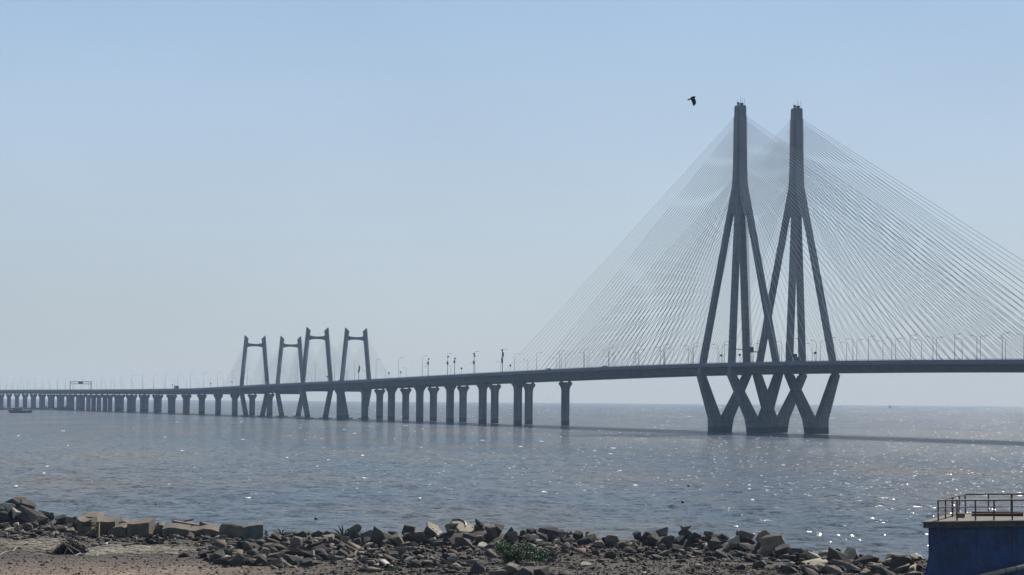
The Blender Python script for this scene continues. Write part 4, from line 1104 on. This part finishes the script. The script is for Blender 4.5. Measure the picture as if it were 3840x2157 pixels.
# ------------------------------------------------------------------ plants
def bush(px, py, rx, rz, count, leaf, m, label, seed, spiky=False, cat='bush'):
    p = on_ground(px, py); rng = random.Random(seed)
    r_ = thing('shrub', p, label, cat)
    mb = MB(); V = []; F = []
    clumps = [(rng.uniform(-.8,.8)*rx, rng.uniform(-.5,.5)*rx, rng.uniform(.15,.8)*rz, rng.uniform(.25,.5)) for _ in range(max(4, int(rx*9)))]
    for k in range(count):
        cx, cy, cz, cs = rng.choice(clumps)
        c = Vector((cx+rng.gauss(0,cs*rx*.35), cy+rng.gauss(0,cs*rx*.35), max(.02, cz+rng.gauss(0,cs*rz*.4))))
        a = Vector((rng.gauss(0,1), rng.gauss(0,1), rng.gauss(0,.7))).normalized(); b = a.orthogonal().normalized()
        b = (b*math.cos(k)+a.cross(b)*math.sin(k)); l_ = leaf*rng.uniform(.6,1.4); w_ = l_*.4
        V += [c-b*w_/2*0, c+a*l_*.5+b*w_, c+a*l_, c+a*l_*.5-b*w_]; q = len(V)-4; F.append((q,q+1,q+2,q+3))
    me = new_mesh('foliage', V, F, m); link('foliage', me, r_)
    st = MB()
    for cx, cy, cz, cs in clumps: st.tube([(0,0,-.05), (cx*.5,cy*.5,cz*.6), (cx,cy,cz)], [.02,.013,.006], 4)
    st.build('stem', M['bark'], r_, local=True)
bush(1945, 2112, 1.35, 1.1, 6500, .075, M['leaf'], 'bright green leafy bush at the foot of the ridge, biggest plant on the shore', 1)
bush(2040, 2100, .8, .55, 1500, .06, M['leaf2'], 'dull low bush just right of the bright green bush', 2)
bush(600, 2040, .42, .5, 700, .06, M['leaf2'], 'grey-green weed in front of the long low concrete block', 3)
bush(1012, 2024, .35, .5, 380, .06, M['leaf2'], 'weed growing against the right side of the mossy square block', 4)
bush(2125, 2025, .35, .45, 360, .06, M['leaf2'], 'thin weed on the ridge right of the dark boulders behind the bush', 5)
bush(3105, 2152, .4, .25, 500, .05, M['leaf'], 'small green tuft among stones left of the tarpaulin', 6)
bush(1480, 2140, .6, .3, 700, .05, M['leaf'], 'low green weeds near the bottom edge, left of the bright bush', 7)
bush(2165, 2135, .6, .22, 380, .05, M['leaf2'], 'sparse weeds on the bare slope right of the bushes', 8)
bush(690, 2055, .8, .18, 420, .05, M['leaf2'], 'low creeping weeds in front of the longest low block', 9)
def spiky(px, py, hgt, n, label, m, seed):
    p = on_ground(px, py); r_ = thing('spiky_plant', p, label, 'plant'); rng = random.Random(seed)
    for k in range(n):
        an = -1.1+2.2*k/(n-1)+rng.uniform(-.1,.1); l_ = hgt*rng.uniform(.7,1)
        d = Vector((math.sin(an), rng.uniform(-.3,.3), math.cos(an))); mid = d*l_*.5+Vector((0,0,.03)); tip = d*l_+Vector((math.sin(an)*.12,0,-.03))
        sd = Vector((math.cos(an),0,-math.sin(an)))*.05
        mb = MB(); mb.add([-sd*.5, sd*.5, mid+sd, tip, mid-sd, mid+Vector((0,-.03,0))], [(0,1,5),(1,2,5),(2,3,5),(3,4,5),(4,0,5)]); mb.build('blade', m, r_, local=True)
spiky(1287, 2018, 1.0, 7, 'spiky agave-like plant on the ridge above the rusty pipe', M['leaf2'], 1)
spiky(1055, 2006, .55, 4, 'thin two-leaved sprig on the ridge right of the mossy block', M['leaf2'], 2)

# ------------------------------------------------------------------ tarpaulin-clad platform with railing
def platform():
    zt = 6.02
    P_ = [Vector((21.15,128.0)), Vector((24.1,137.2)), Vector((37.0,141.0)), Vector((37.0,134.5))]
    cen = sum(P_, Vector((0,0)))/4
    def off(pts, d):
        res = []
        n = len(pts)
        for i in range(n):
            a, b, c = pts[i-1], pts[i], pts[(i+1)%n]
            e1 = (b-a).normalized(); e2 = (c-b).normalized()
            n1 = Vector((-e1.y, e1.x)); n2 = Vector((-e2.y, e2.x))
            if n1.dot(b-cen) < 0 and n1.dot(a-cen) < 0: n1 = -n1
            if n2.dot(b-cen) < 0 and n2.dot(c-cen) < 0: n2 = -n2
            m_ = (n1+n2).normalized(); res.append(b + m_*d/max(.35, m_.dot(n1)))
        return res
    r_ = thing('platform', Vector((cen.x, cen.y, 3.0)), 'raised concrete platform wrapped in blue tarpaulin at the right edge', 'platform')
    def ring(pts, z): return [Vector((p.x, p.y, z)) for p in pts]
    mb = MB(); o1 = off(P_, .62); mb.loft([ring(o1, zt-.06), ring(o1, zt)]); mb.build('slab', M['slab'], r_)
    mb = MB(); o2 = off(P_, .56); mb.loft([ring(o2, zt-.32), ring(o2, zt-.062)]); mb.build('lower_ledge', M['slab_edge'], r_)
    mb = MB(); o3 = off(P_, .1); mb.loft([ring(o3, 2.6), ring(o3, zt-.322)]); mb.build('core', M['block'], r_)
    # tarpaulin skirt
    per = []
    o4 = off(P_, .34); n = len(o4)
    for i in range(n):
        a, b = o4[i], o4[(i+1)%n]; L_ = (b-a).length; k = int(L_/.12)
        for j in range(k): per.append((a.lerp(b, j/k), (a-cen).lerp(b-cen, j/k).normalized()))
    V, F = [], []; nz_ = 26; m_ = len(per)
    for iz in range(nz_):
        t = iz/(nz_-1)
        for k, (p, d) in enumerate(per):
            s = k*.12
            fl = 1.5*max(0, t-.38)**1.7
            f = .09*math.sin(s*2.1+3*t+1.5*math.sin(s*.7))*t + .035*math.sin(s*5.3-4*t+1.3*math.sin(s))*(.3+t) + .02*math.sin(s*11+t*9) + .06*(float(vnoise(np.array([s*.9]), np.array([t*3.+9]))[0])-.5)
            q = p + d*(fl+f+.02); z = (zt-.34) + (2.7-(zt-.34))*t
            V.append((q.x, q.y, z))
    for iz in range(nz_-1):
        for k in range(m_):
            k2 = (k+1) % m_; F.append((iz*m_+k, iz*m_+k2, (iz+1)*m_+k2, (iz+1)*m_+k))
    me = new_mesh('tarpaulin', [Vector(v)-Vector(r_.location) for v in V], F, M['tarp'], True); link('tarpaulin', me, r_)
    for k in range(0, m_, 17):
        mb = MB(); mb.tube([Vector(V[i*m_+k]) + per[k][1].to_3d()*.018 for i in range(0, nz_, 3)], .014, 4); mb.build('seam', M['tarp'], r_)
    for k in range(4, m_, 9):
        p, d = per[k]; mb = MB(); a_ = Vector((p.x, p.y, zt-.37)) + d.to_3d()*.05; mb.tube([a_, a_ + d.to_3d()*.16 + Vector((0,0,.30))], .012, 4); mb.build('lashing', M['wood'], r_)
    # railing
    rr = thing('railing', Vector((P_[0].x, P_[0].y, zt)), 'rusty pipe railing round the top of the blue platform', 'railing')
    edges = [(P_[0], P_[1]), (P_[1], P_[2]), (P_[2], P_[3]), (P_[3], P_[0])]
    for a, b in edges:
        L_ = (b-a).length; k = max(2, round(L_/(2.2 if L_ > 9.3 else 2.3)))
        if (a, b) == edges[3]: k = 16
        if (a, b) == edges[1]: k = 10
        for j in range(k):
            p = a.lerp(b, j/k); mb = MB(); c = Vector((p.x, p.y, zt))
            mb.tube([c, c+Vector((random.uniform(-.02,.02),0,1.0))], .058 if j == 2 else .042, 6); mb.build('post', M['rail'], rr)
        for z, q in ((1.0,.038),(.66,.022),(.33,.022)):
            mb = MB(); pts = []
            for j in range(k+1):
                p = a.lerp(b, j/k); pts.append(Vector((p.x, p.y, zt+z+random.uniform(-.012,.012))))
            mb.tube(pts, q, 5); mb.build('rail' , M['rail'], rr)
    # rusty beam and grey box lying on the slab
    c = Vector((25.2,134.0,zt+.002)); r2 = thing('steel_beam', c, 'long rusty red beam lying on the railed platform', 'beam')
    d = Vector((.995,.1,0)); e = Vector((-.1,.995,0))
    mb = MB(); mb.box(Vector((0,0,.11)), 2.7, .10, .17, d, e); mb.build('web', M['rust'], r2, local=True)
    for z in (.015, .215):
        mb = MB(); mb.box(Vector((0,0,z)), 2.7, .26, .03, d, e); mb.build('flange', M['rust'], r2, local=True)
    c = Vector((22.9,131.8,zt+.002)); r3 = thing('grey_box', c, 'small grey box on the platform behind its left corner post', 'box')
    mb = MB(); mb.box(Vector((0,0,.11)), .40, .3, .2); mb.build('case', M['block_g'], r3, local=True)
    mb = MB(); mb.box(Vector((0,0,.225)), .43, .33, .03); mb.build('lid', M['dark'], r3, local=True)
platform()
# jointed tan pipe in front of the tarpaulin
a = at_y(3600, 2182, 125.6); b = at_y(3990, 2088, 129.2)
r_ = thing('jointed_pipe', a, 'tan jointed pipe slanting across the foot of the blue tarpaulin', 'pipe')
mb = MB(); mb.tube([a, b], .125, 14); mb.build('pipe_wall', M['pipe'], r_, smooth=True)
for t in (.18, .42, .52, .62, .85):
    c = a.lerp(b, t); d = (b-a).normalized(); mb = MB(); mb.tube([c-d*.025, c+d*.025], .137, 14); mb.build('joint', M['rail'], r_)

# ------------------------------------------------------------------ air
def haze():
    mb = MB(); mb.box(Vector((0, 6900, 66)), 29000, 14600, 140)
    m = bpy.data.materials.new('haze'); N, L = nodes(m)
    for n_ in list(N):
        if n_.type == 'BSDF_PRINCIPLED': N.remove(n_)
    v = N.new('ShaderNodeVolumePrincipled'); v.inputs['Color'].default_value = (.52,.71,1.0,1); v.inputs['Density'].default_value = 9.8e-5
    v.inputs['Absorption Color'].default_value = (.7, .7, .7, 1)
    v.inputs['Anisotropy'].default_value = 0.0
    L.new(v.outputs[0], N['Material Output'].inputs['Volume'])
    return tag(mb.build('haze', m), kind='stuff')
haze()
